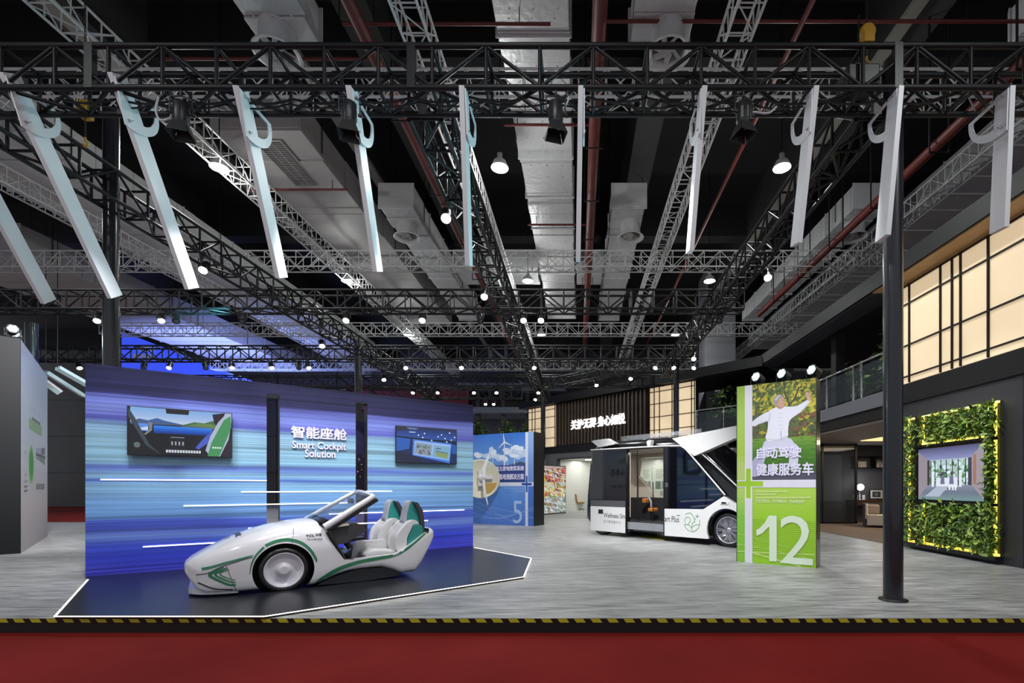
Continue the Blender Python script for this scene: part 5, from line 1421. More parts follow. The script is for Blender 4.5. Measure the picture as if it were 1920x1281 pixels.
# ------------------------------------------------------------------ trusses
def box_truss(name, label, a, b, w, h, r, rl, bay, m, group=None, lattice='warren', cross=True):
    """box truss from a to b (bottom centre line); four chords are parts, the lacing is one part"""
    a, b = Vector(a), Vector(b)
    L = (b - a).length; ang = math.atan2(b.y - a.y, b.x - a.x)
    t = thing(name, label, 'truss', a, ang, group)
    for y in (-w / 2, w / 2):
        for z in (0, h):
            mb = MB(); mb.tube([(0, y, z), (L, y, z)], r, 8); mb.build('chord', m, t)
    mb = MB(); n = max(2, round(L / bay)); s = L / n
    for i in range(n + 1):
        x = i * s
        for y in (-w / 2, w / 2): mb.tube([(x, y, 0), (x, y, h)], rl, 5, caps=False)
        if cross:
            for z in (0, h): mb.tube([(x, -w / 2, z), (x, w / 2, z)], rl, 5, caps=False)
        if i < n:
            up = i % 2 == 0
            for y in (-w / 2, w / 2):
                mb.tube([(x, y, 0 if up else h), (x + s, y, h if up else 0)], rl, 5, caps=False)
                if lattice == 'cross' and i % 3 == 0: mb.tube([(x, y, h if up else 0), (x + s, y, 0 if up else h)], rl, 5, caps=False)
            mb.tube([(x, -w / 2 if up else w / 2, 0), (x + s, w / 2 if up else -w / 2, 0)], rl, 5, caps=False)
            if lattice == 'ladder':
                for y in (-w / 2, w / 2): mb.tube([(x + s / 2, y, 0), (x + s / 2, y, h)], rl, 5, caps=False)
    mb.build('lacing', m, t)
    return t
ZB, ZT, TW = 6.44, 6.96, .43
XA, XM, XB = -8.2, -2.07, 3.95
Y1, Y2, Y3, Y4 = 6.21, 13.65, 19.0, 24.0
front = box_truss('lighting_truss', 'nearest black box truss across the picture carrying the white fins', (-12.5, Y1, ZB), (10.2, Y1, ZB), TW, ZT - ZB, .036, .024, .66, M_truss, 'black lighting trusses')
for x in (-6.05 + 12.5, XM + 12.5, XB + 12.5, -7.4 + 12.5):
    for y in (-TW / 2, TW / 2):
        mb = MB(); mb.box(x - .05, x + .05, y - .035, y + .035, -.02, ZT - ZB + .02); mb.build('joint_plate', M_black, front)
box_truss('lighting_truss', 'second black box truss across, over the back of the blue wall', (-18, Y2, ZB), (4.6, Y2, ZB), TW, .52, .034, .022, .62, M_truss, 'black lighting trusses')
box_truss('lighting_truss', 'third black box truss across, behind the blue sign', (-24, Y3, ZB), (4.6, Y3, ZB), TW, .52, .034, .022, .62, M_truss, 'black lighting trusses')
box_truss('lighting_truss', 'farthest black box truss across, above the far lattice screen', (-20, Y4, ZB), (4.2, Y4, ZB), TW, .52, .034, .022, .62, M_truss, 'black lighting trusses')
box_truss('lighting_truss', 'last black box truss across, just in front of the distant pale roofed stand', (-16, 27.3, ZB), (-3.2, 27.3, ZB), TW, .52, .034, .022, .62, M_truss, 'black lighting trusses')
box_truss('lighting_truss', 'black box truss running back over the left end of the blue wall', (XA, Y1 + .3, ZB), (XA, 28, ZB), TW, .52, .034, .022, .62, M_truss, 'black lighting trusses')
box_truss('lighting_truss', 'black box truss running back in the middle beside the silver duct', (XM, Y1 + .3, ZB), (XM, 28, ZB), TW, .52, .034, .022, .62, M_truss, 'black lighting trusses')
box_truss('lighting_truss', 'black box truss running back on the right towards the lit balcony', (XB, Y1 + .3, ZB), (XB, 22, ZB), TW, .52, .034, .022, .62, M_truss, 'black lighting trusses')
box_truss('lighting_truss', 'black diagonal box truss above the glowing lettering sign', (-2.8, 25.6, ZB), (3.5, 19.75, ZB), .36, .42, .022, .014, .55, M_truss, 'black lighting trusses')
box_truss('lighting_truss', 'black box truss slanting back over the pale information wall at the left', (-9.5, 6.5, ZB), (-16.5, 11.5, ZB), TW, .52, .034, .022, .62, M_truss, 'black lighting trusses')
# aluminium grid of the hall
GZ = 8.5
names = ('nearest', 'second', 'third', 'farthest')
for i, y in enumerate((8.9, 15.6, 22.4, 29.1)):
    box_truss('hall_truss', names[i] + ' silver lattice truss hung across under the ceiling', (-22, y, GZ), (16, y, GZ), .42, .5, .024, .013, .5, M_alu, 'silver hall trusses', 'cross')
for x, lab in ((-14.4, 'at the far left'), (-8.35, 'left of the middle, above the pale duct edge'), (-2.72, 'beside the red pipe left of the silver duct'), (2.68, 'right of the silver duct'), (9.3, 'above the lattice screen roof on the right')):
    box_truss('hall_truss', 'silver lattice truss running back ' + lab, (x, 4.0, GZ + .5), (x, 33, GZ + .5), .42, .42, .024, .013, .5, M_alu, 'silver hall trusses', 'ladder')

# ------------------------------------------------------------------ round posts
def round_post(label, x, y, r=.115, z1=7.1):
    t = thing('round_post', label, 'post', (x, y, 0))
    mb = MB(); mb.lathe([(r, .02), (r, z1)], n=32); mb.build('shaft', mat('post_black', rgb(30, 30, 36), .28, coat=.25), t)
    mb = MB(); mb.lathe([(r + .055, 0), (r + .055, .018), (r + .01, .03)], n=32); mb.build('base_plate', M_black, t)
round_post('thick black round post in front of the right wall', 4.14, 6.37, .115)
round_post('black round post rising behind the left end of the blue wall', -8.33, 8.62, .115, 8.2)
round_post('black round post behind the pale information wall at the left', -18.1, 16.0, .16, 6.9)
round_post('black round post behind the middle of the blue wall by the right gap', -8.2, 18.0, .12, 6.9)
round_post('black round post in front of the far lattice screen beside the balcony', 3.95, 19.6, .115, 6.9)
round_post('black round post in front of the narrow far lattice screen', -2.0, 27.2, .12, 6.5)

# ------------------------------------------------------------------ hanging white fins
fins = [  # top pixel x, bottom pixel x and y, depth of the foot
    (-160, 80, 570, 7.75), (0, 205, 560, 7.45), (205, 350, 543, 7.12), (440, 520, 522, 6.9), (652, 703, 510, 6.78), (865, 876, 498, 6.65), (1089, 1084, 488, 6.55), (1322, 1297, 470, 6.42), (1532, 1500, 455, 6.3), (1691, 1666, 440, 5.98), (1900, 1888, 425, 6.06)]
flab = ['white fin cut by the left edge of the picture, hanging lowest', 'white hanging fin second from the left, its foot beside the left round post', 'white hanging fin third from the left, its foot ending right of the left round post', 'white hanging fin above the left wall television', 'white hanging fin left of the middle, in front of the pale ceiling duct', 'white hanging fin beside the middle black truss', 'white hanging fin edge on in front of the silver duct', 'white hanging fin above the slatted wall sign, fourth from the right edge', 'white hanging fin above the green panel, third from the right edge', 'white hanging fin whose foot touches the thick round post', 'white hanging fin at the right edge in front of the lattice screen']
DT = 5.93
for i, (tx, bx, by, d2) in enumerate(fins):
    zt = 6.42 + (.16 if i < 3 else 0)
    top = Vector(((tx - CX) / FPX * DT, DT, zt)); bot = Vector(at(bx, by, d2))
    ax = (bot - top); L = ax.length; ax.normalize()
    t = thing('hanging_fin', flab[i], 'hanging panel', top, 0, 'white hanging fins')
    side = Vector((1, 0, 0)); side = (side - ax * side.dot(ax)).normalized()
    wd = side.cross(ax)
    if wd.y < 0: wd = -wd
    M = Matrix((side, wd, -ax)).transposed().to_4x4()
    mb = MB(); mb.box(-.032, .032, 0, .225, -L, 0, 0, M); mb.build('board', M_white, t, bevel=.003)
    # quarter-round bracket between the board and the truss
    sx = -1 if i >= 7 else 1
    pts_o = [(.02, .01), (.62, .02)] + [(.02 + .60 * math.cos(a) ** .9 if math.cos(a) > 0 else .02, -.06 - .42 * math.sin(a)) for a in [math.radians(k) for k in range(8, 91, 9)]] + [(.0, -.50)]
    pts_i = [(.20, -.035), (.545, -.05)] + [(.04 + .50 * math.cos(a), -.07 - .29 * math.sin(a)) for a in [math.radians(k) for k in range(12, 71, 9)]] + [(.20, -.36)]
    mb = MB()
    # local (y, z) outline tilted with the board, as a ring of quads
    tilt = math.atan2(ax.y, -ax.z) * .55
    def R2(p): return (p[0] * math.cos(tilt) - p[1] * math.sin(tilt) * 0 + (-p[1]) * math.sin(tilt), p[1] * math.cos(tilt) - 0 * p[0])
    Po = curve_pts([pts_o[0], pts_o[1]], 6) + pts_o[2:]
    def resample(P, n):
        ls = [0]
        for a, b in zip(P[:-1], P[1:]): ls.append(ls[-1] + math.hypot(b[0] - a[0], b[1] - a[1]))
        out = []
        for k in range(n):
            q = ls[-1] * k / (n - 1); out.append((lerp(q, ls, [p[0] for p in P]), lerp(q, ls, [p[1] for p in P])))
        return out
    # ring: outer D and inner D, both closed
    oD = resample([(.0, .0), (.60, .0)] + [(.60 * math.cos(a), -.05 - .46 * math.sin(a)) for a in [math.radians(k) for k in range(0, 91, 10)]] + [(.0, -.51), (.0, .0)], 41)
    iD = resample([(.15, -.04), (.53, -.04)] + [(.13 + .40 * math.cos(a), -.06 - .31 * math.sin(a)) for a in [math.radians(k) for k in range(0, 91, 10)]] + [(.15, -.37), (.15, -.04)], 41)
    x0, x1 = (sx * .034, sx * .05)
    vs = []
    for P in (oD, iD):
        for x in (x0, x1):
            for y, z in P[:-1]:
                sh = -z * math.tan(tilt); vs.append((x + side.x * 0, y + sh + .02, z - .02))
    n = 40
    fs = []
    for k in range(n):
        j = (k + 1) % n
        fs += [(k, j, 2 * n + j, 2 * n + k), (n + k, 3 * n + k, 3 * n + j, n + j), (k, n + k, n + j, j), (2 * n + k, 2 * n + j, 3 * n + j, 3 * n + k)]
    mb.add(vs, fs); mb.build('bracket', M_white, t)
    mb = MB()
    for (y, z) in ((.07, -.06), (.06, -.44)): mb.lathe([(.0, 0), (.016, 0), (.014, .012), (0, .014)], (x1, y - z * math.tan(tilt) + .02, z), (sx, 0, 0), 10)
    mb.build('bolt', M_silver, t)
# fins of the next row seen past the far left
for (a, b, d1, d2, lab) in (((58, 697), (113, 737), 16.6, 17.2, 'short cyan-lit fin end in the gap left of the blue wall'), ((86, 698), (156, 742), 17, 18.4, 'cyan-lit fin slanting down in the gap left of the blue wall'), ((108, 690), (200, 742), 16.0, 17.5, 'cyan-lit fin partly hidden behind the blue wall at its left end')):
    p0, p1 = Vector(at(*a, d1)), Vector(at(*b, d2)); ax = (p1 - p0); L = ax.length; ax.normalize()
    t = thing('hanging_fin', lab, 'hanging panel', p0, 0, 'white hanging fins')
    wd = ax.cross(Vector((0, 1, 0))).normalized(); side = wd.cross(ax)
    M = Matrix((side, wd, -ax)).transposed().to_4x4()
    mb = MB(); mb.box(-.06, .06, -.085, .085, -L, 0, 0, M); mb.build('board', M_white, t)
    mb = MB(); mb.tube([(0, 0, 0), (0, 0, 12.98 - p0.z)], .012, 6); mb.build('hanger', M_dark, t)
spot_light('cyan_beam', (-9.5, 13.2, 6.3), (-16, 17, 5.6), 1400, 50, .8, .1, (.2, .85, 1.0))

# ------------------------------------------------------------------ cables and hoists on the front truss
M_cable = mat('black_cable', rgb(20, 20, 22), .5)
rnd = random.Random(12)
def sag(x0, x1, y, z, n):
    pts = []
    for i in range(n):
        for k in range(6):
            u = (i + k / 6) / n; pts.append((x0 + (x1 - x0) * u, y + .02 * math.sin(9 * u), z - .06 * (1 - (2 * k / 6 - 1) ** 2)))
    return pts
mb = MB(); mb.tube(sag(-6.6, 4.6, 6.12, ZB - .03, 15), .014, 6); mb.tube(sag(-6.2, 3.0, 6.16, ZB - .06, 11), .011, 6)
tag(mb.build('power_cable', M_cable), 'black cable looping along the underside of the nearest black truss', 'cable')
M_wcable = mat('white_cable', rgb(190, 190, 192), .5)
for (pts, lab) in (([(298, 180), (292, 205), (300, 225), (318, 222), (322, 215)], 'short white cable loop by the left spotlight under the nearest truss'), ([(1058, 165), (1066, 185), (1056, 205), (1046, 216)], 'short white cable by the middle spotlight under the nearest truss'), ([(1398, 215), (1410, 210), (1440, 212), (1456, 200)], 'short white cable by the right spotlight under the nearest truss')):
    mb = MB(); mb.tube(curve_pts([at(x, y, 6.05) for x, y in pts], 5), .012, 6); tag(mb.build('white_cable', M_wcable), lab, 'cable')
M_hoist = mat('hoist_yellow', rgb(200, 150, 30), .4)
def hoist(label, px, py, d, up, down):
    q = at(px, py, d); t = thing('chain_hoist', label, 'hoist', q)
    mb = MB(); mb.lathe([(.08, -.06), (.1, -.04), (.1, .04), (.08, .06)], (0, 0, 0), (0, 1, 0), 20); mb.box(-.07, .07, -.07, .07, -.16, -.02); mb.build('housing', M_hoist, t, bevel=.01)
    mb = MB()
    for (z0, z1) in ((.1, up), (-.16, -down)):
        n = int(abs(z1 - z0) / .05)
        for k in range(n):
            z = z0 + (z1 - z0) * k / n; o = .012 if k % 2 else 0
            mb.tube([(-.012 + o, -o, z), (.012 - o, o, z), (.012 - o, o, z - .045), (-.012 + o, -o, z - .045), (-.012 + o, -o, z)], .005, 4, caps=False)
    mb.build('chain', mat('chain_dark', rgb(60, 58, 52), .4, metal=.6), t)
    mb = MB(); mb.tube(curve_pts([(0, 0, -down), (0, 0, -down - .05), (.04, 0, -down - .1), (0, 0, -down - .14), (-.035, 0, -down - .1)], 4), .014, 6); mb.build('hook', M_hoist, t)
hoist('yellow chain hoist hanging at the left of the nearest truss', 160, 202, 7.3, 5.7, .45)
hoist('yellow hoist hook on a dark chain above the right of the nearest truss', 1625, 62, 6.25, 5.5, .3)
t = thing('motor_box', 'black motor box hanging in the right of the nearest truss', 'motor', at(1608, 160, 6.2))
mb = MB(); mb.box(-.2, .2, -.15, .15, -.1, .16); mb.box(-.12, .1, -.1, .1, .16, .22); mb.build('housing', M_black, t, bevel=.02)
mb = MB(); mb.tube([(0, 0, .2), (.02, 0, .9)], .012, 6); mb.build('chain', M_dark, t)

# ------------------------------------------------------------------ ducts, fans, pipes, hall lamps
M_foil = mat('silver_foil', rgb(206, 206, 208), .4, metal=.12, bump=.55, bscale=9, vary=.12)
M_pale = mat('pale_duct_sheet', rgb(172, 168, 167), .5, vary=.06, bscale=1.5)
def duct(name, label, x0, x1, y0, y1, z0, z1, m, flange=2.0, group=None, studs=True):
    t = thing(name, label, 'duct', ((x0 + x1) / 2, y0, z0), 0, group)
    w = (x1 - x0) / 2; L = y1 - y0; h_ = z1 - z0
    mb = MB(); r_ = random.Random(int(x0 * 10 + y0)); y = 0
    while y < L - .05:
        s = min(r_.uniform(.55, 1.0) * flange / 2, L - y); dz = r_.uniform(-.03, .03)
        mb.box(-w + r_.uniform(0, .03), w - r_.uniform(0, .03), y, y + s - .012, dz, h_); y += s
    y = .02
    while y < L:
        mb.box(-w - .03, w + .03, y - .015, y + .015, -.045, h_ + .02); y += flange
    mb.build('casing', m, t, bevel=.012)
    y = 1.0
    while y < min(L, 15):
        for q in (-w - .02, w + .02):
            mb = MB(); mb.tube([(q, y, .1), (q, y, 13.0 - z0)], .014, 5); mb.build('hanger_rod', M_dark, t)
        y += 5.0
    if studs:
        mb = MB()
        for k in range(int(L * 2)):
            for j in (-.6, 0, .6): mb.lathe([(.018, 0), (.012, -.014), (0, -.014)], (j * w, .25 + k * .5, -.03), (0, 0, 1), 6)
        mb.build('pin', M_silver, t)
    return t
duct('air_duct', 'wide silver foil duct running back down the middle of the ceiling', -1.54, -.16, 4.0, 24.5, 10.0, 10.9, M_foil, 1.7)
duct('air_duct', 'pale wide ceiling duct with a grille on the left', -8.75, -6.65, 11.5, 25.5, 10.0, 10.8, M_pale, 3.2, studs=False)
g = thing('air_grille', 'dark rectangular air grille set in the pale ceiling duct', 'grille', (-7.95, 11.9, 9.97))
mb = MB(); mb.box(-.04, .64, -.04, 1.74, 0, .03); mb.build('frame', M_pale, g)
mb = MB(); mb.box(0, .6, 0, 1.7, -.012, 0); mb.build('recess', mat('grille_dark', rgb(70, 68, 68), .6), g)
mb = MB()
for k in range(24): mb.box(.0, .6, .03 + k * .07, .045 + k * .07, -.022, -.01)
for k in (.2, .4): mb.box(k - .008, k + .008, 0, 1.7, -.03, -.01)
mb.build('louvres', M_pale, g)
for i, (X, lab) in enumerate(((-5.35, 'left'), (1.5, 'middle'), (8.6, 'right'))):
    duct('air_duct', 'near silver branch duct with a round fan, %s row' % lab, X - .55, X + .55, 4.2, 9.1, 9.75, 10.4, M_foil, 1.6)
    duct('air_duct', 'far silver branch duct beginning with a round fan, %s row' % lab, X - .52, X + .48, 14.2, 24, 9.7, 10.4, M_foil, 1.6)
duct('air_duct', 'silver cross duct between the left branch duct and the middle duct', -4.86, -1.6, 18.8, 20.4, 10.0, 10.7, M_foil, 1.6, studs=False)
duct('air_duct', 'short silver cross duct between the middle duct and the branch duct right of it', -.1, .96, 18.8, 20.4, 10.0, 10.7, M_foil, 1.6, studs=False)
duct('air_duct', 'wide silver foil duct above the lattice screen roof', 10.6, 13.2, 10, 30, 10.0, 10.9, M_foil, 2.0)
duct('air_duct', 'wide silver duct lit blue at the upper left', -15.6, -12.6, 11, 30, 9.6, 10.4, M_foil, 2.2, studs=False)
duct('air_duct', 'curtain of pale duct over the blue sign', -22.5, -18.5, 16, 33, 9.3, 10.2, M_pale, 2.5, studs=False)
def fan(label, x, y, z):
    t = thing('duct_fan', label, 'fan', (x, y, z))
    mb = MB(); mb.lathe([(.30, .56), (.30, .1), (.40, .02), (.41, 0), (.36, .0), (.29, .08), (.29, .3)], n=28, caps=False); mb.build('nozzle', M_alu, t)
    mb = MB()
    for k in range(7):
        a = 2 * math.pi * k / 7; M = Matrix.Rotation(a, 4, 'Z') @ Matrix.Rotation(.5, 4, 'X'); mb.box(.06, .28, -.05, .05, .12, .128, 0, M)
    mb.lathe([(0, .08), (.08, .08), (.09, .16), (.0, .16)], n=16); mb.build('fan_blades', M_alu, t)
    mb = MB(); mb.lathe([(0, .3), (.28, .3), (.28, .31), (0, .31)], n=20); mb.build('backing', M_dark, t)
for X, lab in ((-5.45, 'left'), (1.62, 'middle'), (8.6, 'right')):
    fan('round fan under the near branch duct, %s row' % lab, X, 8.75, 9.3)
    fan('round fan under the far branch duct, %s row' % lab, X + (.1 if X < 0 else 0), 15.1, 9.25)
M_red = mat('red_pipe', rgb(96, 30, 26), .5, vary=.2, bscale=3)
def pipe(label, pts, r, hang=None):
    t = thing('sprinkler_pipe', label, 'pipe', pts[0], 0, 'red sprinkler pipes')
    o = Vector(pts[0])
    mb = MB(); mb.tube([Vector(p) - o for p in pts], r, 12); mb.build('pipe', M_red, t)
    if not hang and abs(pts[1][1] - pts[0][1]) < 1:
        for k in (.15, .85):
            mb = MB(); xx = (pts[1][0] - pts[0][0]) * k; mb.tube([(xx, 0, 0), (xx, 0, 13 - pts[0][2])], .01, 5); mb.build('hanger_rod', M_dark, t)
    if hang:
        y = 1.0; L = pts[-1][1] - pts[0][1]
        while y < min(L, 17):
            mb = MB(); mb.tube([(-.2, y, 3.4), (-.2, y, -.2), (.2, y, -.2), (.2, y, 3.4)], .022, 4); y += hang
            mb.build('hanger', M_dark, t)
pipe('red sprinkler main running back just right of the silver duct', [(.36, 4, 9.6), (.36, 30, 9.6)], .13, 2.1)
pipe('red sprinkler pipe running back beside the left of the middle black truss', [(-3.75, 4, 9.4), (-3.75, 30, 9.4)], .11, 2.6)
pipe('thin red pipe running back right of the near right fan', [(3.95, 4, 9.7), (3.95, 30, 9.7)], .05)
pipe('thick red pipe running back above the right wall roof', [(7.45, 5, 8.6), (7.45, 20, 8.6)], .11, 2.0)
for y, x0, x1, lab in ((8.6, -4.2, -.5, 'thin red cross pipe passing under the silver duct at the top of the picture'), (8.55, .4, 8, 'long thin red cross pipe from the sprinkler main towards the upper right'), (11.0, -1.7, .35, 'thin red cross pipe under the silver duct level with the barn door spotlights'), (13.4, -9.2, -6.4, 'thin red cross pipe under the pale duct just beyond its grille'), (15.2, -1.6, .3, 'thin red cross pipe under the silver duct near the second silver truss'), (9.3, -8, -4, 'thin red cross pipe beside the near left duct fan')):
    pipe(lab, [(x0, y, 9.72), (x1, y, 9.72)], .03)
M_conduit = mat('grey_conduit', rgb(120, 118, 112), .5)
for (x, z, lab) in ((-6.0, 10.6, 'left'), (-9.6, 10.2, 'far left'), (6.3, 10.4, 'right')):
    mb = MB(); mb.box(x - .12, x + .12, 4, 34, z, z + .1); tag(mb.build('cable_tray', M_conduit), 'grey cable tray running back under the ceiling, ' + lab + ' of the three', 'cable tray')

M_bayglow = mat('high_bay_glow', (1, 1, 1), .4, emit=(.95, 1, .97), strength=30, quiet=True)
def high_bay(label, x, y, lit=True):
    t = thing('high_bay_light', label, 'ceiling lamp', (x, y, 9.0), 0, 'round hall ceiling lamps')
    mb = MB(); mb.lathe([(.2, .0), (.205, .02), (.14, .16), (.06, .22), (.06, .34), (.001, .34)], n=24, caps=False); mb.build('reflector', M_alu, t)
    mb = MB(); mb.lathe([(.0, .015), (.185, .015), (.185, .02), (0, .02)], n=24); mb.build('diffuser', M_bayglow, t)
    mb = MB(); mb.tube([(0, 0, .34), (0, 0, 1.0 if (x < -8 and y > 11.5) else 4.0)], .012, 6); mb.build('rod', M_dark, t)
    pl = bpy.data.lights.new('high_bay_glow', 'POINT'); pl.energy = 115; pl.shadow_soft_size = .15; pl.color = (.97, 1, .97)
    po = bpy.data.objects.new('high_bay_glow', pl); COL.objects.link(po); po.location = (x, y, 8.8)
    spot_light('high_bay_light_beam', (x, y, 8.97), (x, y, 0), HIGH_BAY_W, 150, .6, .2, (.97, 1.0, .98))
rows = (('front', 11.4), ('second', 17.7), ('third', 24.0))
for rn, y in rows:
    for cn, x in (('left', -8.47), ('middle', -1.86), ('right', 4.79)):
        high_bay('round white ceiling lamp, %s row, %s of the three' % (rn, cn), x, y)
for x in (-8.47, -1.86, 4.79):
    for y in (4.2,): spot_light('hall_lamp_beam', (x + .9, 2.2, 8.97), (x + .9, 2.2, 0), HIGH_BAY_W, 150, .6, .2, (.97, 1.0, .98))
for x, y in ((-15.1, 11.4), (-15.1, 20.0), (-15.1, 31), (-22, 31), (-27, 24), (-2, 31), (9, 30)): spot_light('hall_lamp_beam', (x, y, 8.97), (x, y, 0), HIGH_BAY_W, 150, .6, .2, (.97, 1.0, .98))

# ------------------------------------------------------------------ stage spotlights under the trusses
def make_spot(lit):
    """origin at the clamp; the head looks along local +X and down"""
    t = thing('stage_spotlight', '', 'spotlight', (0, 0, -50), 0)
    h = bpy.data.objects.new('lamp_head', None); COL.objects.link(h); h.parent = t; h.location = (0, 0, -.26); h.rotation_euler = (0, math.radians(48), 0)
    mb = MB(); mb.lathe([(.05, -.20), (.075, -.18), (.08, -.02), (.085, .10), (.092, .13), (.085, .13), (.08, .11)], (0, 0, 0), (1, 0, 0), 20)
    for k in range(4): mb.lathe([(.086, -.15 + .04 * k), (.086, -.135 + .04 * k)], (0, 0, 0), (1, 0, 0), 20)
    mb.build('housing', M_black, h)
    mb = MB(); mb.lathe([(0, .115), (.078, .115), (.06, .128), (0, .134)], (0, 0, 0), (1, 0, 0), 20); mb.build('lens', M_lens if lit else M_lensoff, h)
    mb = MB(); mb.tube([(0, -.1, -.26), (0, -.1, -.08), (0, 0, -.05), (0, .1, -.08), (0, .1, -.26)], .01, 6); mb.tube([(0, 0, -.05), (0, 0, .06)], .014, 6); mb.box(-.03, .03, -.03, .03, 0, .07); mb.build('yoke', M_black, t)
    return t
def make_barn(lit):
    t = thing('profile_spotlight', '', 'spotlight', (0, 0, -50), 0)
    mb = MB(); mb.lathe([(.06, -.10), (.085, -.12), (.085, -.36), (.075, -.38)], n=20)
    for k in range(8):
        a = k * math.pi / 4; mb.box(.083, .09, -.012, .012, -.34, -.2, 0, Matrix.Rotation(a, 4, 'Z'))
    mb.build('housing', M_black, t)
    mb = MB()
    for k in range(4):
        M = Matrix.Rotation(k * math.pi / 2, 4, 'Z'); mb.add([M @ Vector(p) for p in ((.075, -.07, -.38), (.075, .07, -.38), (.125, .11, -.52), (.125, -.11, -.52), (.068, -.07, -.38), (.068, .07, -.38), (.118, .11, -.52), (.118, -.11, -.52))], [(0, 1, 2, 3), (7, 6, 5, 4), (0, 3, 7, 4), (1, 5, 6, 2), (3, 2, 6, 7), (0, 4, 5, 1)])
    mb.build('barn_door', M_black, t)
    mb = MB(); mb.lathe([(0, -.385), (.07, -.385), (.07, -.375), (0, -.375)], n=18); mb.build('lens', M_lens if lit else M_lensoff, t)
    mb = MB(); mb.tube([(-.12, 0, -.24), (-.12, 0, -.05), (0, 0, -.02), (.12, 0, -.05), (.12, 0, -.24)], .01, 6); mb.tube([(0, 0, -.02), (0, 0, .08)], .014, 6); mb.lathe([(.02, 0), (.02, .05)], (.1, 0, -.24), (1, 0, 0), 8); mb.lathe([(.02, 0), (.02, .05)], (-.1, 0, -.24), (-1, 0, 0), 8); mb.build('yoke', M_black, t)
    return t
SPOTS = []
protos = {}
def place_spot(kind, lit, label, loc, yaw, scale=1.0):
    k = (kind, lit)
    if k not in protos:
        protos[k] = make_spot(lit) if kind == 's' else make_barn(lit); o = protos[k]
        o.location = loc; o.rotation_euler = (0, 0, yaw)
    else: o = dup(protos[k], loc, (0, 0, yaw))
    o['label'] = label; o['group'] = 'stage spotlights'
    if scale != 1: o.scale = (scale,) * 3
    return o
for px, lab in ((340, 'barn door spotlight between the second and third fins under the nearest truss'), (655, 'barn door spotlight beside the fin left of the middle under the nearest truss'), (1042, 'barn door spotlight hanging in front of the silver duct'), (1394, 'barn door spotlight between two fins right of the silver duct')):
    d = 5.995; place_spot('b', False, lab, ((px - CX) / FPX * d, d, ZB - .08), .3)
lamps = [  # pixel of the lens, lit
    (827, 410, 1), (387, 507, 1), (650, 598, 1), (908, 557, 1), (981, 615, 1), (1015, 606, 1), (1460, 521, 1), (302, 600, 1), (182, 605, 1), (455, 605, 0), (900, 605, 0), (330, 610, 0),
    (435, 685, 1), (318, 688, 1), (385, 685, 0), (270, 682, 0), (602, 650, 1), (509, 685, 1), (578, 682, 1), (760, 683, 1), (865, 685, 1), (1001, 685, 1), (792, 598, 1), (723, 713, 1), (821, 731, 1), (984, 750, 1),
    (888, 740, 1), (931, 733, 1), (1010, 735, 1), (910, 760, 1), (926, 756, 1), (1120, 724, 1), (1230, 698, 1), (1186, 712, 1), (1262, 690, 1), (1302, 692, 1), (1292, 674, 1), (1350, 632, 0), (1330, 620, 0), (960, 690, 0), (830, 690, 0), (148, 692, 1), (560, 690, 0), (1215, 706, 0), (1075, 690, 0), (695, 730, 0), (775, 735, 1)]
lamps.sort()
nd = len(lamps)
for i, (px, py, lit) in enumerate(lamps):
    zl_ = 6.08
    d = (zl_ - EYE) * FPX / (CY - py)
    best = min((Y2, Y3, Y4, 27.3), key=lambda q: abs(q - d)); snap = abs(best - d) < 1.25
    if snap: d = best - .215 - .0
    d = min(d, 27.5)
    q = list(at(px, py, d))
    if not snap and d >= 12.5 and min(abs(q[0] - X) for X in (XA, XB, XM)) < .8: q[0] = min((XA - .215, XA + .215, XM - .215, XM + .215, XB - .215, XB + .215), key=lambda X: abs(X - q[0]))
    elif not snap and d >= 12.5 and px > 1100:
        da = Vector((6.3, -5.85)).normalized(); k = (Vector(q[:2]) - Vector((-2.8, 25.6))).dot(da); nn_ = Vector((-da.y, da.x)) * -.18
        q[0], q[1] = Vector((-2.8, 25.6)) + da * k + nn_
    yaw = math.atan2(-q[1], -q[0]) + random.uniform(-.35, .35)
    on_x = not snap and d >= 12.5 and min(abs(q[0] - X) for X in (XA - .215, XA + .215, XM - .215, XM + .215, XB - .215, XB + .215)) < .001
    row = 'nearest rows' if d < 12.5 else 'lengthwise truss' if on_x else 'slanting truss' if (not snap and px > 1100) else 'second cross truss' if d < 15.5 else 'third cross truss' if d < 21 else 'far truss'
    near = 'left of the blue wall top' if px < 230 else 'above the left wall television' if px < 470 else 'above the narrow wall gap' if px < 560 else 'above the raised wall lettering' if px < 680 else 'above the right wall television' if px < 860 else 'above the blue panel' if px < 1020 else 'above the slatted sign wall' if px < 1215 else 'above the balcony lattice screen' if px < 1310 else 'left of the green panel lamps'
    SPOTS.append([d, px, py, lit, row, near, q, yaw])
from collections import defaultdict
grp = defaultdict(list)
for s in SPOTS: grp[(s[3], s[4], s[5])].append(s)
ORD = ['leftmost', 'second from left', 'third from left', 'fourth from left', 'fifth from left', 'sixth from left', 'seventh from left', 'eighth from left']
for (lit, row, near), L_ in grp.items():
    L_.sort(key=lambda s: s[1])
    for i, s in enumerate(L_):
        o_ = '' if len(L_) == 1 else ORD[i] + ' '
        lab = '%s%s spotlight %s, %s' % (o_, 'lit' if lit else 'dark', near, row)
        q = s[6]
        place_spot('s', bool(lit), lab, (min((XA - .215, XA + .215, XM - .215, XM + .215, XB - .215, XB + .215), key=lambda X: abs(X - q[0])) if row == 'nearest rows' else q[0], q[1] + (.06 if row == 'nearest rows' else 0), ZB - .02), s[7], 1.0)
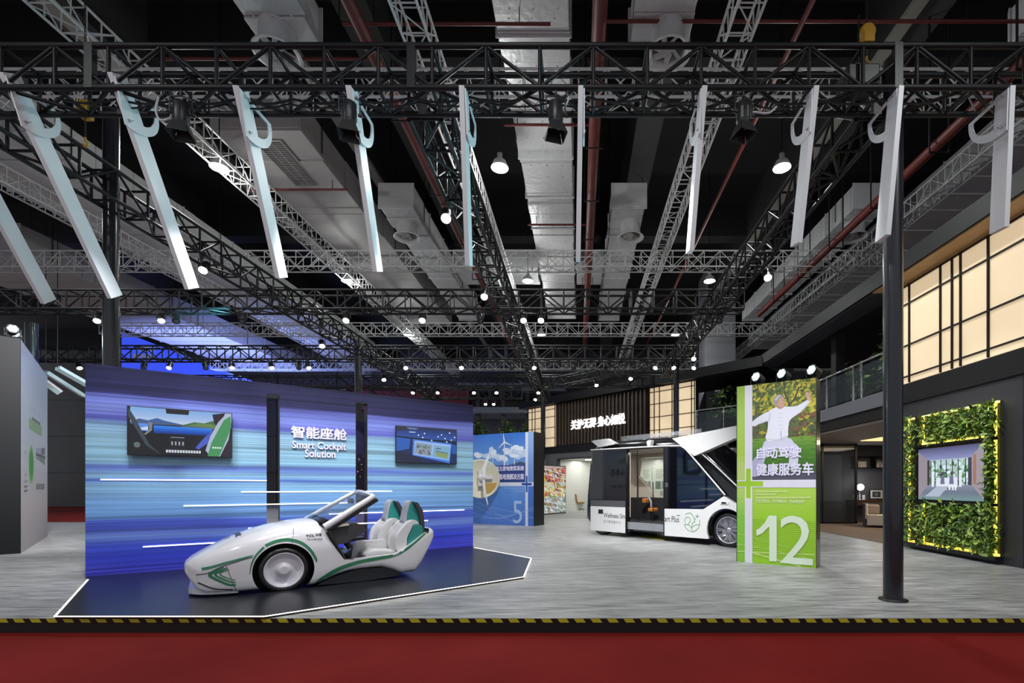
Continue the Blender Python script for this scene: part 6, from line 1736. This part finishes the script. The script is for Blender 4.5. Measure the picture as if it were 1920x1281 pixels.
# beams of the booth's spotlights
def beam(px, py, tgt, p, size=46, c=(1, .985, .95)):
    d = (6.1 - EYE) * FPX / (CY - py); q = at(px, py, d)
    spot_light('stage_beam', (q[0], q[1] - .12, q[2] - .08), tgt, p, size, .7, .07, c)
for px, dx in ((-2.0, 0),):
    pass
W3 = lambda x, z: BW.pt(x, 0, z)
for x, wx in ((-6.35, .9), (-5.0, 2.3), (-3.45, 3.6), (-2.15, 5.0), (-.7, 6.3)):
    spot_light('stage_beam', (x, 6.35, ZB - .5), W3(wx, 1.1), SPOT_W * 2.3, 54, .9, .07, (.97, .98, 1.0))
spot_light('stage_beam', (-2.1, 6.3, ZB - .5), (-3.2, 7.6, .5), SPOT_W * 2.4, 40, .8, .07)
spot_light('stage_beam', (-4.95, 6.0, ZB - .5), (-4.3, 7.0, .5), SPOT_W * 2.2, 40, .8, .07)
beam(827, 410, (3.9, 9.2, 1.0), SPOT_W * 1.1, 44)
spot_light('stage_beam', (.8, 6.1, ZB - .5), (3.9, 9.3, .9), SPOT_W * 2.3, 48, .8, .07)
spot_light('stage_beam', (.75, 6.1, ZB - .5), (2.1, 13.3, 1.1), SPOT_W * 8.5, 38, .8, .07)
spot_light('stage_beam', (-.9, Y2 - .2, 6.0), (2.2, 13.0, 1.0), SPOT_W * 3.0, 56, .8, .07)
spot_light('stage_beam', (-1.8, Y2 - .2, 6.0), BF.pt(1.6, 0, 1.8), SPOT_W * 3, 50, .8, .07)
spot_light('stage_beam', (-9.0, 7.8, 6.1), LF.pt(2.4, 0, 2.2), SPOT_W * 11, 62, .8, .07)

spot_light('stage_beam', (4.6, 7.5, 6.2), (8.1, 10.4, 1.5), SPOT_W * 2.4, 50, .9, .07)
spot_light('stage_beam', (3.6, 6.3, ZB - .5), (4.3, 8.2, .0), SPOT_W * 1.2, 60, .9, .07)

# ------------------------------------------------------------------ neighbouring stands far behind
M_bluelit = mat('blue_lit_fascia', rgb(40, 60, 200), .5, emit=rgb(58, 84, 235), strength=.85)
d = 31.0
pts = [at(x, y, d) for x, y in ((228, 622), (430, 700), (470, 714), (470, 724), (228, 720))]
t = thing('lit_fascia', 'bright blue glowing fascia of a neighbouring stand above the blue wall', 'sign', (0, d, 0))
mb = MB(); mb.prism([(p[0], p[2]) for p in pts], 0, .6); mb.build('light_box', M_bluelit, t)
for x in (-28, -22):
    mb = MB(); mb.box(x, x + .3, .1, .5, -STEP, 8.6); mb.build('support_post', M_dark, t)
mb = MB()
for k in range(6):
    a, b = at(250 + 7 * k, 668 - 4, d), at(255 + 7 * k, 668 + 4, d); mb.box(a[0], b[0], -.03, 0, b[2], a[2])
for k in range(3):
    a, b = at(262 + 10 * k, 650, d), at(270 + 10 * k, 659, d); mb.box(a[0], b[0], -.03, 0, b[2], a[2])
mb.build('white_marks', M_letterwhite, t)
l = bpy.data.lights.new('blue_stand_glow', 'AREA'); l.energy = 900; l.size = 7; l.color = (.25, .35, 1)
o = bpy.data.objects.new('blue_stand_glow', l); COL.objects.link(o); o.location = (-19, 27, 7.2); o.rotation_euler = (math.radians(180 - 20), 0, 0)
mb = MB(); mb.box(-17.5, -8.2, 36, 37, 7.2, 9.0); tag(mb.build('red_fascia', mat('red_fascia', rgb(110, 26, 28), .6)), 'dark red fascia of a distant stand behind the blue wall top', 'sign')
t = thing('distant_stand', 'pale roofed distant stand with a lit white band beyond the blue panel', 'exhibition stand', (-6, 36, 0))
mb = MB(); mb.box(-3, 5, 0, 3, 8.6, 9.2); mb.box(-3, 5, -.6, 3, 6.9, 7.3); mb.build('roof', mat('pale_roof', rgb(120, 128, 138), .6), t)
for x in (-1.7, .2, 2.0, 3.6):
    mb = MB(); mb.box(x, x + .3, .2, .5, 0, 8.6); mb.build('column', M_dark, t)
mb = MB(); mb.box(-3, 4, 0, .3, 4.3, 5.0); mb.build('lit_band', mat('white_lit_band', (1, 1, 1), .5, emit=(.85, .93, 1), strength=1.1), t)
for i, (x, lab) in enumerate(((-7.4, 'distant shrub above the lit white band beside the blue wall'), (-5.2, 'distant shrub in the middle of the lit white band'), (-3.6, 'distant shrub beside the narrow far lattice screen'))):
    t = thing('distant_shrub', lab, 'plant', (x, 35.2, 4.9))
    mb = MB(); mb.tube([(0, 0, 0), (0, 0, .8)], .04, 6); mb.build('stem', mat('bark', rgb(70, 56, 42), .8), t)
    leaf_cloud('foliage', t, [(0, 0, .7, .6), (.4, 0, .5, .4), (-.4, 0, .5, .4), (0, 0, 1.1, .35)], 240, .28, M_leafs, 30 + i)
